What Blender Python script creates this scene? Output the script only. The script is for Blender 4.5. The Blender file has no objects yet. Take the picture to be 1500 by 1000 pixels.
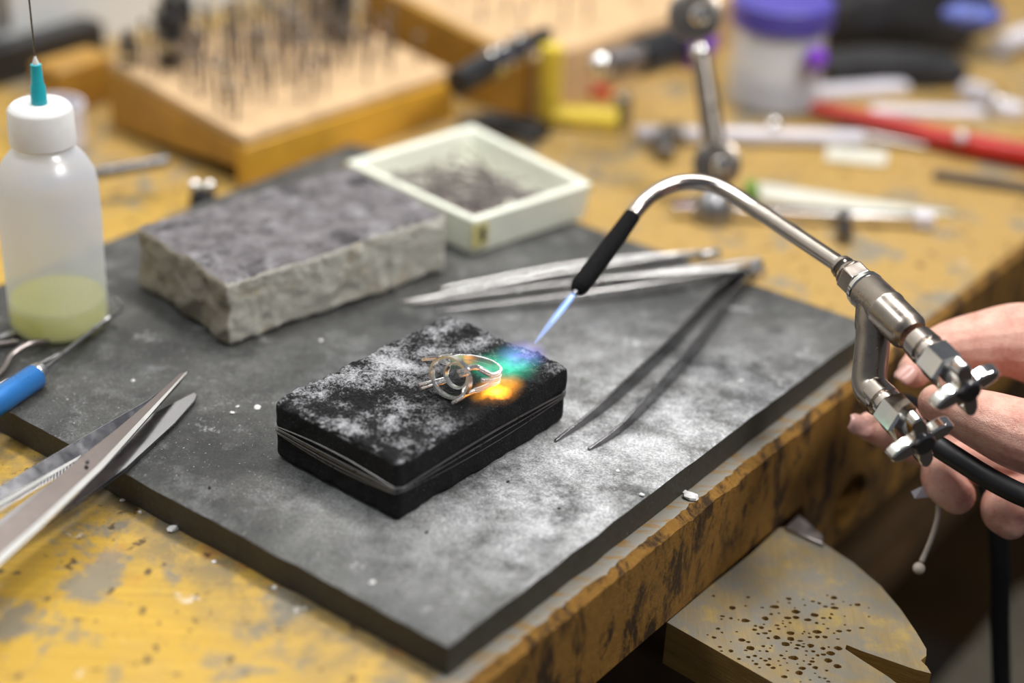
import bpy, bmesh, math, random
from mathutils import Vector, Matrix, noise
random.seed(11)
SC = bpy.context.scene
COL = SC.collection
V = Vector

# ------------------------------------------------------------------ camera
F_PX, PITCH, ROLL, CAM_H = 2510.0, math.radians(28.45), math.radians(2.78), 0.4355
FW = V((0, math.cos(PITCH), -math.sin(PITCH)))
UP0 = V((0, math.sin(PITCH), math.cos(PITCH)))
RT0 = V((1, 0, 0))
CAM = V((0, 0, CAM_H))
cd = bpy.data.cameras.new('camera')
cam = bpy.data.objects.new('camera', cd)
COL.objects.link(cam)
cr, sr = math.cos(ROLL), math.sin(ROLL)
# image x axis (right) and y axis (up) in world after the roll
RT = RT0 * cr + UP0 * sr
UPV = UP0 * cr - RT0 * sr
m = Matrix((RT, UPV, -FW)).transposed().to_4x4()
m.translation = CAM
cam.matrix_world = m
cd.sensor_width = 36.0
cd.lens = F_PX / 1500 * 36.0
cd.clip_start = 0.02
cd.clip_end = 30
cd.dof.use_dof = True
cd.dof.focus_distance = 0.780
cd.dof.aperture_fstop = 2.45
cd.dof.aperture_blades = 0
SC.camera = cam

# ------------------------------------------------------------------ world, lights, exposure
w = bpy.data.worlds.new('world')
SC.world = w
w.use_nodes = True
w.node_tree.nodes['Background'].inputs[0].default_value = (0.80, 0.86, 1.0, 1)
w.node_tree.nodes['Background'].inputs[1].default_value = 0.095

def area(name, loc, target, sx, sy, power, col):
    l = bpy.data.lights.new(name, 'AREA')
    l.shape = 'RECTANGLE'
    l.size, l.size_y = sx, sy
    l.energy = power
    l.color = col
    o = bpy.data.objects.new(name, l)
    COL.objects.link(o)
    o.location = loc
    o.rotation_euler = (V(target) - V(loc)).to_track_quat('-Z', 'Y').to_euler()
    return o
area('ceiling_tube_light', (0.22, 1.22, 1.5), (0.0, 0.80, 0.0), 1.2, 0.18, 16, (1.0, 0.985, 0.965))
area('left_fill_light', (-0.55, 0.75, 1.15), (0.0, 0.75, 0.0), 0.4, 0.2, 3.6, (0.93, 0.96, 1.0))  # unseen light added on the left, raised to brighten the bottle side
area('bench_front_light', (0.80, 0.35, 1.25), (0.05, 0.8, 0.0), 0.5, 0.2, 8.5, (1.0, 0.985, 0.97))

SC.view_settings.view_transform = 'Standard'
SC.view_settings.look = 'None'
SC.view_settings.gamma = 1
SC.view_settings.use_curve_mapping = False
SC.view_settings.exposure = 0.72

# ------------------------------------------------------------------ pixel helpers
def ray(x, y):
    return FW + RT * ((x - 750) / F_PX) - UPV * ((y - 500) / F_PX)
def px(x, y, z=0.0):
    d = ray(x, y)
    return CAM + d * ((z - CAM_H) / d.z)
def pd(x, y, d):
    return CAM + ray(x, y) * d
BENCH_O = px(708, 1000, 0)
BD = (px(1100, 687, 0) - BENCH_O).normalized()   # along the bench front edge
BN = V((-BD.y, BD.x, 0))                          # into the bench, towards the wall
def bw(a, n, z=0.0):
    return BENCH_O + BD * a + BN * n + V((0, 0, z))
SLAB = 0.0155

# ------------------------------------------------------------------ materials
MATS = {}
class NT:
    def __init__(s, name):
        s.m = bpy.data.materials.new(name)
        s.m.use_nodes = True
        s.t = s.m.node_tree
        s.b = s.t.nodes['Principled BSDF']
        s.out = s.t.nodes['Material Output']
        MATS[name] = s.m
    def n(s, typ, **kw):
        o = s.t.nodes.new(typ)
        for k, v in kw.items():
            if k.startswith('i_'):
                key = k[2:]
                o.inputs[int(key) if key.isdigit() else key].default_value = v
            else:
                setattr(o, k, v)
        return o
    def l(s, a, b):
        s.t.links.new(a, b)
    def coords(s, scale=(1, 1, 1), rot=(0, 0, 0), world=False):
        mp = s.n('ShaderNodeMapping')
        mp.inputs['Scale'].default_value = scale
        mp.inputs['Rotation'].default_value = rot
        if world:
            s.l(s.n('ShaderNodeNewGeometry').outputs['Position'], mp.inputs[0])
        else:
            s.l(s.n('ShaderNodeTexCoord').outputs['Object'], mp.inputs[0])
        return mp.outputs[0]
    def noise(s, vec, scale, detail=4, rough=0.6, dist=0.0):
        o = s.n('ShaderNodeTexNoise')
        o.inputs['Scale'].default_value = scale
        o.inputs['Detail'].default_value = detail
        o.inputs['Roughness'].default_value = rough
        o.inputs['Distortion'].default_value = dist
        if vec is not None:
            s.l(vec, o.inputs['Vector'])
        return o.outputs[0]
    def ramp(s, val, stops):
        o = s.n('ShaderNodeValToRGB')
        e = o.color_ramp.elements
        while len(e) < len(stops):
            e.new(0.5)
        for el, (p, c) in zip(e, stops):
            el.position = p
            el.color = (c, c, c, 1) if isinstance(c, (int, float)) else (*c, 1)
        s.l(val, o.inputs[0])
        return o.outputs[0]
    def mix(s, fac, a, b, mode='MIX'):
        o = s.n('ShaderNodeMix', data_type='RGBA', blend_type=mode)
        for v, i in ((fac, 0), (a, 6), (b, 7)):
            if hasattr(v, 'node'):
                s.l(v, o.inputs[i])
            elif isinstance(v, (int, float)):
                o.inputs[i].default_value = v if i == 0 else (v, v, v, 1)
            else:
                o.inputs[i].default_value = (*v, 1)
        return o.outputs[2]
    def math(s, op, a, b=0.0):
        o = s.n('ShaderNodeMath', operation=op)
        for v, i in ((a, 0), (b, 1)):
            if hasattr(v, 'node'):
                s.l(v, o.inputs[i])
            else:
                o.inputs[i].default_value = v
        return o.outputs[0]
    def set(s, **kw):
        names = {'col': 'Base Color', 'rough': 'Roughness', 'metal': 'Metallic', 'spec': 'Specular IOR Level', 'trans': 'Transmission Weight', 'ior': 'IOR', 'coat': 'Coat Weight', 'sss': 'Subsurface Weight', 'alpha': 'Alpha'}
        for k, v in kw.items():
            i = s.b.inputs[names[k]]
            if hasattr(v, 'node'):
                s.l(v, i)
            elif k == 'col':
                i.default_value = (*v, 1)
            else:
                i.default_value = v
        return s
    def bump(s, h, strength=0.3, dist=0.001):
        o = s.n('ShaderNodeBump')
        o.inputs['Strength'].default_value = strength
        o.inputs['Distance'].default_value = dist
        s.l(h, o.inputs['Height'])
        s.l(o.outputs[0], s.b.inputs['Normal'])
    def up_mask(s, lo=0.4, hi=0.8):
        g = s.n('ShaderNodeNewGeometry')
        sp = s.n('ShaderNodeSeparateXYZ')
        s.l(g.outputs['Normal'], sp.inputs[0])
        return s.ramp(sp.outputs[2], [(lo, 0.0), (hi, 1.0)])

def simple(name, col, rough=0.5, metal=0.0, var=0.25, scale=60, bump=0.0, spec=0.5):
    s = NT(name)
    c = s.coords()
    n = s.noise(c, scale)
    dark = tuple(x * (1 - var) for x in col)
    lite = tuple(min(1, x * (1 + var * .6)) for x in col)
    s.set(col=s.ramp(n, [(0.3, dark), (0.7, lite)]), rough=s.ramp(s.noise(c, scale * 1.7), [(0.3, max(0.03, rough * .8)), (0.7, min(1, rough * 1.2))]), metal=metal, spec=spec)
    if bump:
        s.bump(s.noise(c, scale * 4, 6), bump, 0.0004)
    return s.m

ANG = math.atan2(BD.y, BD.x)
# bench wood: worn yellow varnish over grain, grey worn patches, dark spots and burns
s = NT('bench_wood')
c = s.coords((1, 1, 1), (0, 0, -ANG), world=True)
cg = s.coords((12, 190, 190), (0, 0, -ANG), world=True)
grain = s.noise(cg, 1.6, 8, .7, .6)
big = s.noise(c, 7, 5, .6)
base = s.mix(grain, (0.36, 0.195, 0.018), (0.70, 0.445, 0.055))
base = s.mix(s.ramp(big, [(0.40, 0.0), (0.60, 0.8)]), base, (0.46, 0.295, 0.085))
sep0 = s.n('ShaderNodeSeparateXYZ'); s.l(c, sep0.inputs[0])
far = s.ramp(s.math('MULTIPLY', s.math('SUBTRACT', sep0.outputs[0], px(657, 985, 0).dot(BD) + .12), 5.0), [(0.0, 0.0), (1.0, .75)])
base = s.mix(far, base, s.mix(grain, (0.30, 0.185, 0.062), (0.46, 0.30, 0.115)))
worn = s.ramp(s.noise(c, 20, 9, .72, .3), [(0.53, 0.0), (0.60, 0.85)])
base = s.mix(worn, base, (0.20, 0.185, 0.15))
sep = s.n('ShaderNodeSeparateXYZ'); s.l(c, sep.inputs[0])
A_EDGE = (px(657, 985, 0) - V((0, 0, 0))).dot(BD)
dd = s.math('SUBTRACT', A_EDGE, sep.outputs[0])
gm = s.ramp(s.math('MULTIPLY', dd, 20.0), [(0.0, 1.0), (1.0, 0.0)])
gr_ = s.math('MULTIPLY', gm, s.ramp(s.noise(c, 32, 9, .72), [(0.38, 0.0), (0.56, 1.0)]))
below = s.math('GREATER_THAN', dd, -0.004)
gr_ = s.math('MULTIPLY', gr_, below)
base = s.mix(s.math('MULTIPLY', gr_, .9), base, (0.105, 0.10, 0.085))
rust = s.math('MULTIPLY', s.math('MULTIPLY', gm, below), s.ramp(s.noise(c, 26, 6, .6), [(0.58, 0.0), (0.66, .8)]))
base = s.mix(rust, base, (0.45, 0.16, 0.02))
sp2 = s.ramp(s.noise(c, 420, 5, .6), [(0.63, 0.0), (0.68, 0.8)])
base = s.mix(sp2, base, (0.13, 0.085, 0.03))
spots = s.ramp(s.noise(c, 100, 4, .55), [(0.62, 0.0), (0.66, 0.9)])
base = s.mix(spots, base, (0.075, 0.045, 0.02))
white = s.ramp(s.noise(c, 38, 6, .65, .3), [(0.655, 0.0), (0.73, 0.85)])
base = s.mix(white, base, (0.72, 0.66, 0.58))
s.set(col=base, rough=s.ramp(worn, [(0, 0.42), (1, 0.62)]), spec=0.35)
s.bump(s.math('ADD', s.noise(cg, 3, 8), s.noise(c, 900, 6, .7)), .3, .0007)
# bench front: darker chewed wood
s = NT('apron_wood')
c = s.coords((1, 1, 1), (0, 0, -ANG), world=True)
cg = s.coords((25, 200, 140), (0, 0, -ANG), world=True)
base = s.mix(s.noise(cg, 1.5, 7, .7, .8), (0.17, 0.075, 0.010), (0.48, 0.245, 0.045))
dk = s.ramp(s.noise(s.coords((60, 60, 26), (0, 0, -ANG), world=True), 1.2, 10, .75, .4), [(0.48, 0.0), (0.58, 0.92)])
base = s.mix(dk, base, (0.035, 0.02, 0.010))
s.set(col=base, rough=.55, spec=.3)
s.bump(s.noise(c, 420, 10, .78), .8, .0025)
# worn grey edge of the bench top
s = NT('worn_edge_wood')
c = s.coords((40, 130, 130), (0, 0, -ANG), world=True)
s.set(col=s.mix(s.ramp(s.noise(c, 1.5, 8, .7, .5), [(0.5, 0.0), (0.62, 1.0)]), (0.23, 0.215, 0.18), (0.26, 0.15, 0.04)), rough=.5)
s.bump(s.noise(c, 6, 8), .4, .0008)
# soldering board
s = NT('board_grey')
c = s.coords(world=True)
b1 = s.noise(c, 11, 9, .66)
b2 = s.noise(c, 36, 9, .74)
base = s.mix(s.ramp(b1, [(0.40, 0.0), (0.62, 1.0)]), (0.026, 0.026, 0.025), (0.115, 0.114, 0.105))
base = s.mix(s.ramp(b2, [(0.52, 0.0), (0.72, 0.55)]), base, (0.28, 0.28, 0.275))
# flux and ash dust settled round the charcoal block
g = s.n('ShaderNodeVectorMath', operation='DISTANCE')
s.l(s.n('ShaderNodeNewGeometry').outputs['Position'], g.inputs[0])
g.inputs[1].default_value = (0.060, 0.665, SLAB)
near = s.ramp(g.outputs['Value'], [(0.05, 1.0), (0.175, 0.0)])
dust = s.math('MULTIPLY', near, s.ramp(s.noise(c, 40, 10, .78), [(0.37, 0.05), (0.62, 1.0)]))
base = s.mix(s.math('MULTIPLY', dust, .95), base, (0.66, 0.66, 0.665))
fl = s.ramp(s.noise(c, 48, 8, .72), [(0.60, 0.0), (0.72, 0.8)])
base = s.mix(fl, base, (0.70, 0.70, 0.70))
dk = s.ramp(s.noise(c, 27, 9, .74), [(0.54, 0.0), (0.66, 0.85)])
base = s.mix(dk, base, (0.035, 0.035, 0.036))
fg = s.ramp(s.noise(c, 850, 7, .75), [(0.36, 0.45), (0.64, 1.35)])
base = s.mix(1.0, base, fg, 'MULTIPLY')
speck = s.ramp(s.noise(c, 950, 2, .5), [(0.70, 0.0), (0.74, 0.8)])
base = s.mix(speck, base, (0.60, 0.60, 0.60))
s.set(col=base, rough=s.ramp(b2, [(0.3, .42), (0.7, .68)]), spec=.5)
s.bump(s.noise(c, 900, 9, .8), .55, .0009)
s = NT('board_side')
c = s.coords(world=True)
base = s.mix(s.noise(c, 300, 9, .78), (0.012, 0.010, 0.007), (0.10, 0.088, 0.062))
base = s.mix(s.ramp(s.noise(c, 900, 4), [(0.64, 0), (0.72, .6)]), base, (0.35, 0.33, 0.3))
s.set(col=base, rough=.6)
s.bump(s.noise(c, 700, 9, .78), .7, .0012)
# charcoal with ash
s = NT('charcoal')
c = s.coords()
base = s.mix(s.noise(c, 800, 8, .75), (0.004, 0.004, 0.0045), (0.020, 0.020, 0.021))
n1 = s.noise(c, 34, 10, .78)
n2 = s.noise(c, 800, 7, .75)
ash = s.ramp(s.math('ADD', s.math('MULTIPLY', n1, .66), s.math('MULTIPLY', n2, .34)), [(0.485, 0.0), (0.59, 1.0)])
ash = s.math('MULTIPLY', ash, s.up_mask(.45, .8))
# the burnt clean half, where the torch plays, carries no ash
gp = s.n('ShaderNodeVectorMath', operation='DISTANCE')
s.l(s.n('ShaderNodeTexCoord').outputs['Object'], gp.inputs[0])
HOTV = gp
clean = s.ramp(gp.outputs['Value'], [(0.020, 0.0), (0.048, 1.0)])
ash = s.math('MULTIPLY', ash, clean)
base = s.mix(s.math('MULTIPLY', ash, .95), base, (0.76, 0.76, 0.78))
flk = s.ramp(s.noise(c, 1500, 2, .5), [(0.69, 0.0), (0.73, .6)])
base = s.mix(flk, base, (0.42, 0.42, 0.45))
s.set(col=base, rough=s.ramp(n2, [(0.3, .55), (0.7, .9)]), spec=.22)
vo = s.n('ShaderNodeTexVoronoi', feature='DISTANCE_TO_EDGE'); vo.inputs['Scale'].default_value = 520
s.l(c, vo.inputs['Vector'])
crk = s.ramp(vo.outputs['Distance'], [(0.0, 0.0), (0.16, 1.0)])
s.bump(s.math('ADD', s.math('ADD', s.noise(c, 900, 9, .78), s.math('MULTIPLY', s.noise(c, 260, 6), .8)), s.math('MULTIPLY', crk, .35)), .9, .0018)
# incandescent spot under the flame
gl = s.ramp(gp.outputs['Value'], [(0.0, (1.0, .55, .12)), (0.45, (1.0, .28, .02)), (1.0, (0, 0, 0))])
gl.node.inputs[0].default_value = 0
CH_GLOW = (s, gl, gp)
sc_ = s.math('MULTIPLY', gp.outputs['Value'], 1 / 0.0075)
for lk in list(s.t.links):
    if lk.to_node == gl.node:
        s.t.links.remove(lk)
s.l(sc_, gl.node.inputs[0])
s.l(gl, s.b.inputs['Emission Color'])
s.b.inputs['Emission Strength'].default_value = 1.6
# firebrick
s = NT('firebrick')
c = s.coords()
pale = s.mix(s.noise(c, 380, 9, .8), (0.55, 0.51, 0.40), (0.97, 0.95, 0.86))
pale = s.mix(s.ramp(s.noise(c, 55, 4), [(0.55, 0), (0.70, .6)]), pale, (0.60, 0.48, 0.26))
soot = s.mix(s.ramp(s.noise(c, 60, 10, .78), [(0.32, 0.0), (0.68, 1.0)]), (0.09, 0.078, 0.08), (0.42, 0.39, 0.40))
soot = s.mix(s.ramp(s.noise(c, 26, 7, .65), [(0.54, 0), (0.68, .8)]), soot, (0.66, 0.65, 0.67))
soot = s.mix(s.ramp(s.noise(c, 30, 4, .6, .6), [(0.54, 0), (0.64, .85)]), soot, (0.05, 0.045, 0.05))
base = s.mix(s.up_mask(.55, .85), pale, soot)
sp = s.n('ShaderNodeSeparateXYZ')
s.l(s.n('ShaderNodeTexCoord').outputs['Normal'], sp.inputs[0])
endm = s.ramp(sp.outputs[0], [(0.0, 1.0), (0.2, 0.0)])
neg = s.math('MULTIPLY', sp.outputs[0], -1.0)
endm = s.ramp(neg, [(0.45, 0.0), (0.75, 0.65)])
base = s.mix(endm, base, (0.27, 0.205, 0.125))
pit = s.ramp(s.noise(c, 420, 6, .68), [(0.61, 0), (0.69, .8)])
base = s.mix(pit, base, (0.12, 0.10, 0.075))
s.set(col=base, rough=.85, spec=.2)
s.bump(s.noise(c, 500, 10, .8), .9, .0025)
# metals
def metal(name, col, rough, var=.12, aniso=None):
    s = NT(name)
    c = s.coords()
    n = s.noise(c, 90, 6, .7)
    s.set(col=s.ramp(n, [(0.3, tuple(x * (1 - var) for x in col)), (0.7, col)]), metal=1.0, rough=s.ramp(s.noise(c, 160, 5), [(0.3, rough * .75), (0.7, rough * 1.3)]))
    return s.m
metal('steel', (0.72, 0.71, 0.70), .22)
metal('steel_bright', (0.86, 0.85, 0.84), .16)
metal('steel_satin', (0.34, 0.30, 0.285), .34)
metal('blade_brown', (0.27, 0.228, 0.215), .17)
metal('blade_grey', (0.42, 0.41, 0.42), .16)
metal('steel_dark', (0.22, 0.215, 0.22), .30)
metal('steel_grey', (0.36, 0.355, 0.36), .35)
metal('nickel', (0.50, 0.44, 0.39), .20)
metal('nickel_dull', (0.38, 0.33, 0.28), .30)
metal('chrome', (0.82, 0.80, 0.76), .10)
metal('silver_ring', (0.97, 0.95, 0.92), .27)
metal('bur_steel', (0.34, 0.31, 0.29), .38)
metal('wire_steel', (0.40, 0.39, 0.38), .32)
metal('pin_steel', (0.42, 0.37, 0.36), .36)
# neck: nickel with a heat blackened end (soot), measured along the tip
simple('sooty_tip', (0.008, 0.0075, 0.0075), .85, 0, .5, 900, .6, .12)
simple('black_rubber', (0.015, 0.015, 0.016), .5)
simple('black_cloth', (0.022, 0.021, 0.022), .8, 0, .5, 40, .4)
simple('black_plastic', (0.02, 0.02, 0.022), .35)
simple('dark_wood', (0.085, 0.045, 0.015), .6, 0, .5, 20)
simple('box_wood', (0.66, 0.36, 0.040), .42, 0, .22, 25)
simple('box_wood_shade_brown', (0.42, 0.215, 0.03), .45, 0, .3, 25)  # box wood with side shade put into its colour; also the offcut's brown
simple('tan_wood', (0.60, 0.40, 0.215), .65, 0, .22, 70)
simple('white_cap', (0.80, 0.785, 0.76), .42, 0, .08, 80)
simple('white_tray', (0.84, 0.85, 0.72), .45, 0, .07, 60)
simple('yellow_tape', (0.62, 0.55, 0.22), .4)
simple('yellow_paint', (0.78, 0.58, 0.06), .35)
simple('teal_plastic', (0.02, 0.38, 0.44), .25, 0, .15)
simple('blue_anodized', (0.035, 0.20, 0.55), .3, .35, .12)
simple('red_handle', (0.42, 0.012, 0.006), .38, 0, .15)
simple('purple_plastic', (0.20, 0.05, 0.50), .25)
simple('blue_lid', (0.075, 0.06, 0.35), .4, 0, .2)
simple('blue_beads', (0.10, 0.13, 0.42), .5, 0, .6, 90)
simple('pale_plastic', (0.70, 0.67, 0.72), .4, 0, .1)
simple('cream_steel', (0.80, 0.78, 0.66), .35, .3, .1)
simple('green_plastic', (0.16, 0.32, 0.05), .5)
simple('wall_paint', (0.74, 0.75, 0.73), .8, 0, .06, 6, 0, .2)
simple('floor_dark', (0.035, 0.026, 0.02), .7, 0, .4, 5)
simple('cord_pale', (0.55, 0.47, 0.38), .6)
simple('crumb_white', (0.80, 0.79, 0.76), .7, 0, .15, 400)
simple('crumb_black', (0.02, 0.02, 0.02), .7)
simple('nail', (0.60, 0.33, 0.28), .3, 0, .08)
simple('sleeve_cloth', (0.05, 0.05, 0.06), .85, 0, .3, 80)
simple('beige_board', (0.10, 0.085, 0.06), .6)
# bench pin wood
s = NT('pin_wood')
c = s.coords((1, 1, 1), (0, 0, 0.9), world=True)
cg = s.coords((220, 26, 220), (0, 0, 0.65), world=True)
base = s.mix(s.noise(cg, 1.2, 7, .65, .5), (0.17, 0.11, 0.03), (0.31, 0.235, 0.125))
gw = s.ramp(s.noise(c, 34, 10, .75), [(0.42, 0.0), (0.58, .85)])
base = s.mix(gw, base, (0.165, 0.158, 0.138))
base = s.mix(s.ramp(s.noise(c, 60, 6, .6), [(0.56, 0), (0.68, .7)]), base, (0.34, 0.235, 0.06))
s.set(col=base, rough=.6, spec=.3)
s.bump(s.noise(cg, 3, 8, .7), .5, .0012)
s = NT('pin_side_wood')
cg = s.coords((40, 40, 300), (0, 0, 0.65), world=True)
s.set(col=s.mix(s.noise(cg, 1.2, 7, .65, .5), (0.13, 0.065, 0.012), (0.42, 0.25, 0.055)), rough=.6)
s.bump(s.noise(cg, 2, 8, .7), .5, .0012)
# skin
s = NT('skin')
c = s.coords()
n = s.noise(c, 90, 9, .72)
base = s.ramp(n, [(0.32, (0.60, 0.25, 0.19)), (0.55, (0.78, 0.44, 0.34)), (0.75, (0.84, 0.55, 0.44))])
s.set(col=base, rough=.42, sss=.12, spec=.4)
s.b.inputs['Subsurface Radius'].default_value = (.006, .002, .001)
s.b.inputs['Subsurface Scale'].default_value = 0.5
mpw = s.coords((1, 1, 1))
wr = s.noise(s.coords((1, 1, 2.5)), 330, 7, .7, 1.0)
s.bump(s.math('ADD', s.noise(mpw, 1500, 6, .65), s.math('MULTIPLY', wr, 1.5)), .5, .0010)
# translucent bottle plastic
s = NT('bottle_plastic')
s.t.nodes.remove(s.b)
tr = s.n('ShaderNodeBsdfTranslucent'); tr.inputs[0].default_value = (.86, .88, .93, 1)
di = s.n('ShaderNodeBsdfDiffuse'); di.inputs[0].default_value = (.80, .82, .92, 1)
gy = s.n('ShaderNodeBsdfGlossy'); gy.inputs[0].default_value = (1, 1, 1, 1); gy.inputs['Roughness'].default_value = .28
tp = s.n('ShaderNodeBsdfTransparent'); tp.inputs[0].default_value = (.95, .97, .97, 1)
def mixs(f, a, b):
    o = s.n('ShaderNodeMixShader'); o.inputs[0].default_value = f
    s.l(a, o.inputs[1]); s.l(b, o.inputs[2]); return o.outputs[0]
q = mixs(.5, di.outputs[0], tr.outputs[0])
q = mixs(.36, q, tp.outputs[0])
q = mixs(.07, q, gy.outputs[0])
s.l(q, s.out.inputs['Surface'])
s = NT('flux_liquid')
s.t.nodes.remove(s.b)
tr = s.n('ShaderNodeBsdfTranslucent'); tr.inputs[0].default_value = (1.0, .98, .22, 1)
di = s.n('ShaderNodeBsdfDiffuse'); di.inputs[0].default_value = (.95, .93, .14, 1)
s.l(mixs(.5, di.outputs[0], tr.outputs[0]), s.out.inputs['Surface'])
s = NT('jar_glass')
s.set(col=(.92, .95, .95), rough=.08, trans=.0, alpha=.35)
# flames: light-giving gas
def flame(name, col, strength, kind):
    s = NT(name)
    s.t.nodes.remove(s.b)
    e = s.n('ShaderNodeEmission')
    e.inputs[0].default_value = (*col, 1)
    tc = s.n('ShaderNodeTexCoord')
    mp = s.n('ShaderNodeMapping')
    s.l(tc.outputs['Object'], mp.inputs[0])
    if kind == 'ball':
        gr = s.n('ShaderNodeTexGradient', gradient_type='SPHERICAL')
        s.l(mp.outputs[0], gr.inputs[0])
        f = s.math('POWER', gr.outputs[1], 1.6)
        nz = s.noise(mp.outputs[0], 2.2, 4)
        f = s.math('MULTIPLY', f, s.ramp(nz, [(0.35, .25), (0.65, 1.3)]))
        f = s.math('MULTIPLY', f, strength)
        s.l(f, e.inputs[1])
    else:
        e.inputs[1].default_value = strength
    s.l(e.outputs[0], s.out.inputs['Volume'])
    return s.m
flame('flame_blue', (.22, .42, 1.0), 170, 'flat')
flame('flame_core', (.45, .65, 1.0), 320, 'flat')
flame('flame_green', (.05, .62, .36), 125, 'ball')
flame('flame_violet', (.16, .08, .62), 210, 'ball')
flame('flame_orange', (1.0, .36, .02), 300, 'ball')

# ------------------------------------------------------------------ mesh building
def frame_from(axis, hint=V((0, 0, 1))):
    a = axis.normalized()
    if abs(a.dot(hint)) > .98:
        hint = V((0, 1, 0))
    u = hint.cross(a).normalized()
    v = a.cross(u)
    return u, v, a
class MB:
    def __init__(s):
        s.v, s.f = [], []
    def add(s, vs, fs):
        o = len(s.v)
        s.v += [V(p) for p in vs]
        s.f += [tuple(i + o for i in f) for f in fs]
        return s
    def box(s, c, size, x=V((1, 0, 0)), y=None, z=V((0, 0, 1))):
        c, x, z = V(c), V(x), V(z)
        y = V(y) if y is not None else z.cross(x)
        vs = [c + x * (i * size[0] / 2) + y * (j * size[1] / 2) + z * (k * size[2] / 2) for i in (-1, 1) for j in (-1, 1) for k in (-1, 1)]
        return s.add(vs, [(0, 1, 3, 2), (4, 6, 7, 5), (0, 4, 5, 1), (2, 3, 7, 6), (0, 2, 6, 4), (1, 5, 7, 3)])
    def hexa(s, bot, top):
        n = len(bot)
        fs = [tuple(range(n - 1, -1, -1)), tuple(range(n, 2 * n))] + [(i, (i + 1) % n, n + (i + 1) % n, n + i) for i in range(n)]
        return s.add(list(bot) + list(top), fs)
    def tube(s, path, radii, n=12, closed=False, hint=V((0, 0, 1)), flat=1.0):
        path = [V(p) for p in path]
        if isinstance(radii, (int, float)):
            radii = [radii] * len(path)
        N = len(path)
        vs, fs = [], []
        u0 = None
        for i, p in enumerate(path):
            if closed:
                t = path[(i + 1) % N] - path[i - 1]
            else:
                t = path[min(i + 1, N - 1)] - path[max(i - 1, 0)]
            t.normalize()
            if u0 is None:
                u, v, _ = frame_from(t, hint)
            else:
                u = u0 - t * u0.dot(t)
                u.normalize()
                v = t.cross(u)
            u0 = u
            for k in range(n):
                a = 2 * math.pi * k / n
                vs.append(p + (u * math.cos(a) + v * math.sin(a) * flat) * radii[i])
        M = N if closed else N - 1
        for i in range(M):
            j = (i + 1) % N
            for k in range(n):
                l = (k + 1) % n
                fs.append((i * n + k, i * n + l, j * n + l, j * n + k))
        if not closed:
            fs.append(tuple(range(n - 1, -1, -1)))
            fs.append(tuple((N - 1) * n + k for k in range(n)))
        return s.add(vs, fs)
    def lathe(s, base, axis, prof, n=32, hint=V((0, 0, 1)), rot=0.0):
        """prof: list of (distance along axis, radius)"""
        u, v, a = frame_from(V(axis), hint)
        base = V(base)
        vs, fs = [], []
        for (h, r) in prof:
            for k in range(n):
                t = 2 * math.pi * k / n + rot
                vs.append(base + a * h + (u * math.cos(t) + v * math.sin(t)) * max(r, 1e-6))
        for i in range(len(prof) - 1):
            for k in range(n):
                l = (k + 1) % n
                fs.append((i * n + k, i * n + l, (i + 1) * n + l, (i + 1) * n + k))
        fs.append(tuple(range(n - 1, -1, -1)))
        fs.append(tuple((len(prof) - 1) * n + k for k in range(n)))
        return s.add(vs, fs)
    def ball(s, c, r, nu=12, nv=8, sc=(1, 1, 1)):
        prof = [(-math.cos(math.pi * i / nv) * r, math.sin(math.pi * i / nv) * r) for i in range(nv + 1)]
        o = len(s.v)
        s.lathe(V((0, 0, 0)), V((0, 0, 1)), prof, nu)
        for i in range(o, len(s.v)):
            p = s.v[i]
            s.v[i] = V((p.x * sc[0], p.y * sc[1], p.z * sc[2])) + V(c)
        return s
    def plate(s, pts, th, nrm=V((0, 0, 1))):
        """closed outline of 3d points thickened by th against nrm"""
        nrm = V(nrm).normalized()
        return s.hexa([V(p) - nrm * th for p in pts], [V(p) for p in pts])
    def mesh(s, name, off=V((0, 0, 0)), smooth=True, angle=35):
        me = bpy.data.meshes.new(name)
        me.from_pydata([tuple(p - off) for p in s.v], [], s.f)
        bm = bmesh.new()
        bm.from_mesh(me)
        bmesh.ops.remove_doubles(bm, verts=bm.verts, dist=1e-7)
        bmesh.ops.recalc_face_normals(bm, faces=bm.faces)
        bm.to_mesh(me)
        bm.free()
        if smooth:
            me.polygons.foreach_set('use_smooth', [True] * len(me.polygons))
            me.set_sharp_from_angle(angle=math.radians(angle))
        return me

def prism_holes(outer, holes, z0, z1, pit_z=None):
    """outline and hole outlines (xy), walls between z0 and z1; holes go to pit_z (closed) or through"""
    bm = bmesh.new()
    def loop(pts, z):
        vs = [bm.verts.new((p[0], p[1], z)) for p in pts]
        es = [bm.edges.new((vs[i], vs[(i + 1) % len(vs)])) for i in range(len(vs))]
        return vs, es
    to, te = loop(outer, z1)
    bo, be = loop(outer, z0)
    top_e, bot_e = list(te), list(be)
    for i in range(len(to)):
        j = (i + 1) % len(to)
        bm.faces.new((bo[i], bo[j], to[j], to[i]))
    for h in holes:
        ht, hte = loop(h, z1)
        top_e += hte
        zz = z0 if pit_z is None else pit_z
        hb, hbe = loop(h, zz)
        for i in range(len(ht)):
            j = (i + 1) % len(ht)
            bm.faces.new((ht[i], ht[j], hb[j], hb[i]))
        if pit_z is None:
            bot_e += hbe
        else:
            bm.faces.new(hb)
    bmesh.ops.triangle_fill(bm, use_beauty=True, edges=top_e)
    bmesh.ops.triangle_fill(bm, use_beauty=True, edges=bot_e)
    bmesh.ops.recalc_face_normals(bm, faces=bm.faces)
    return bm

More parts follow.
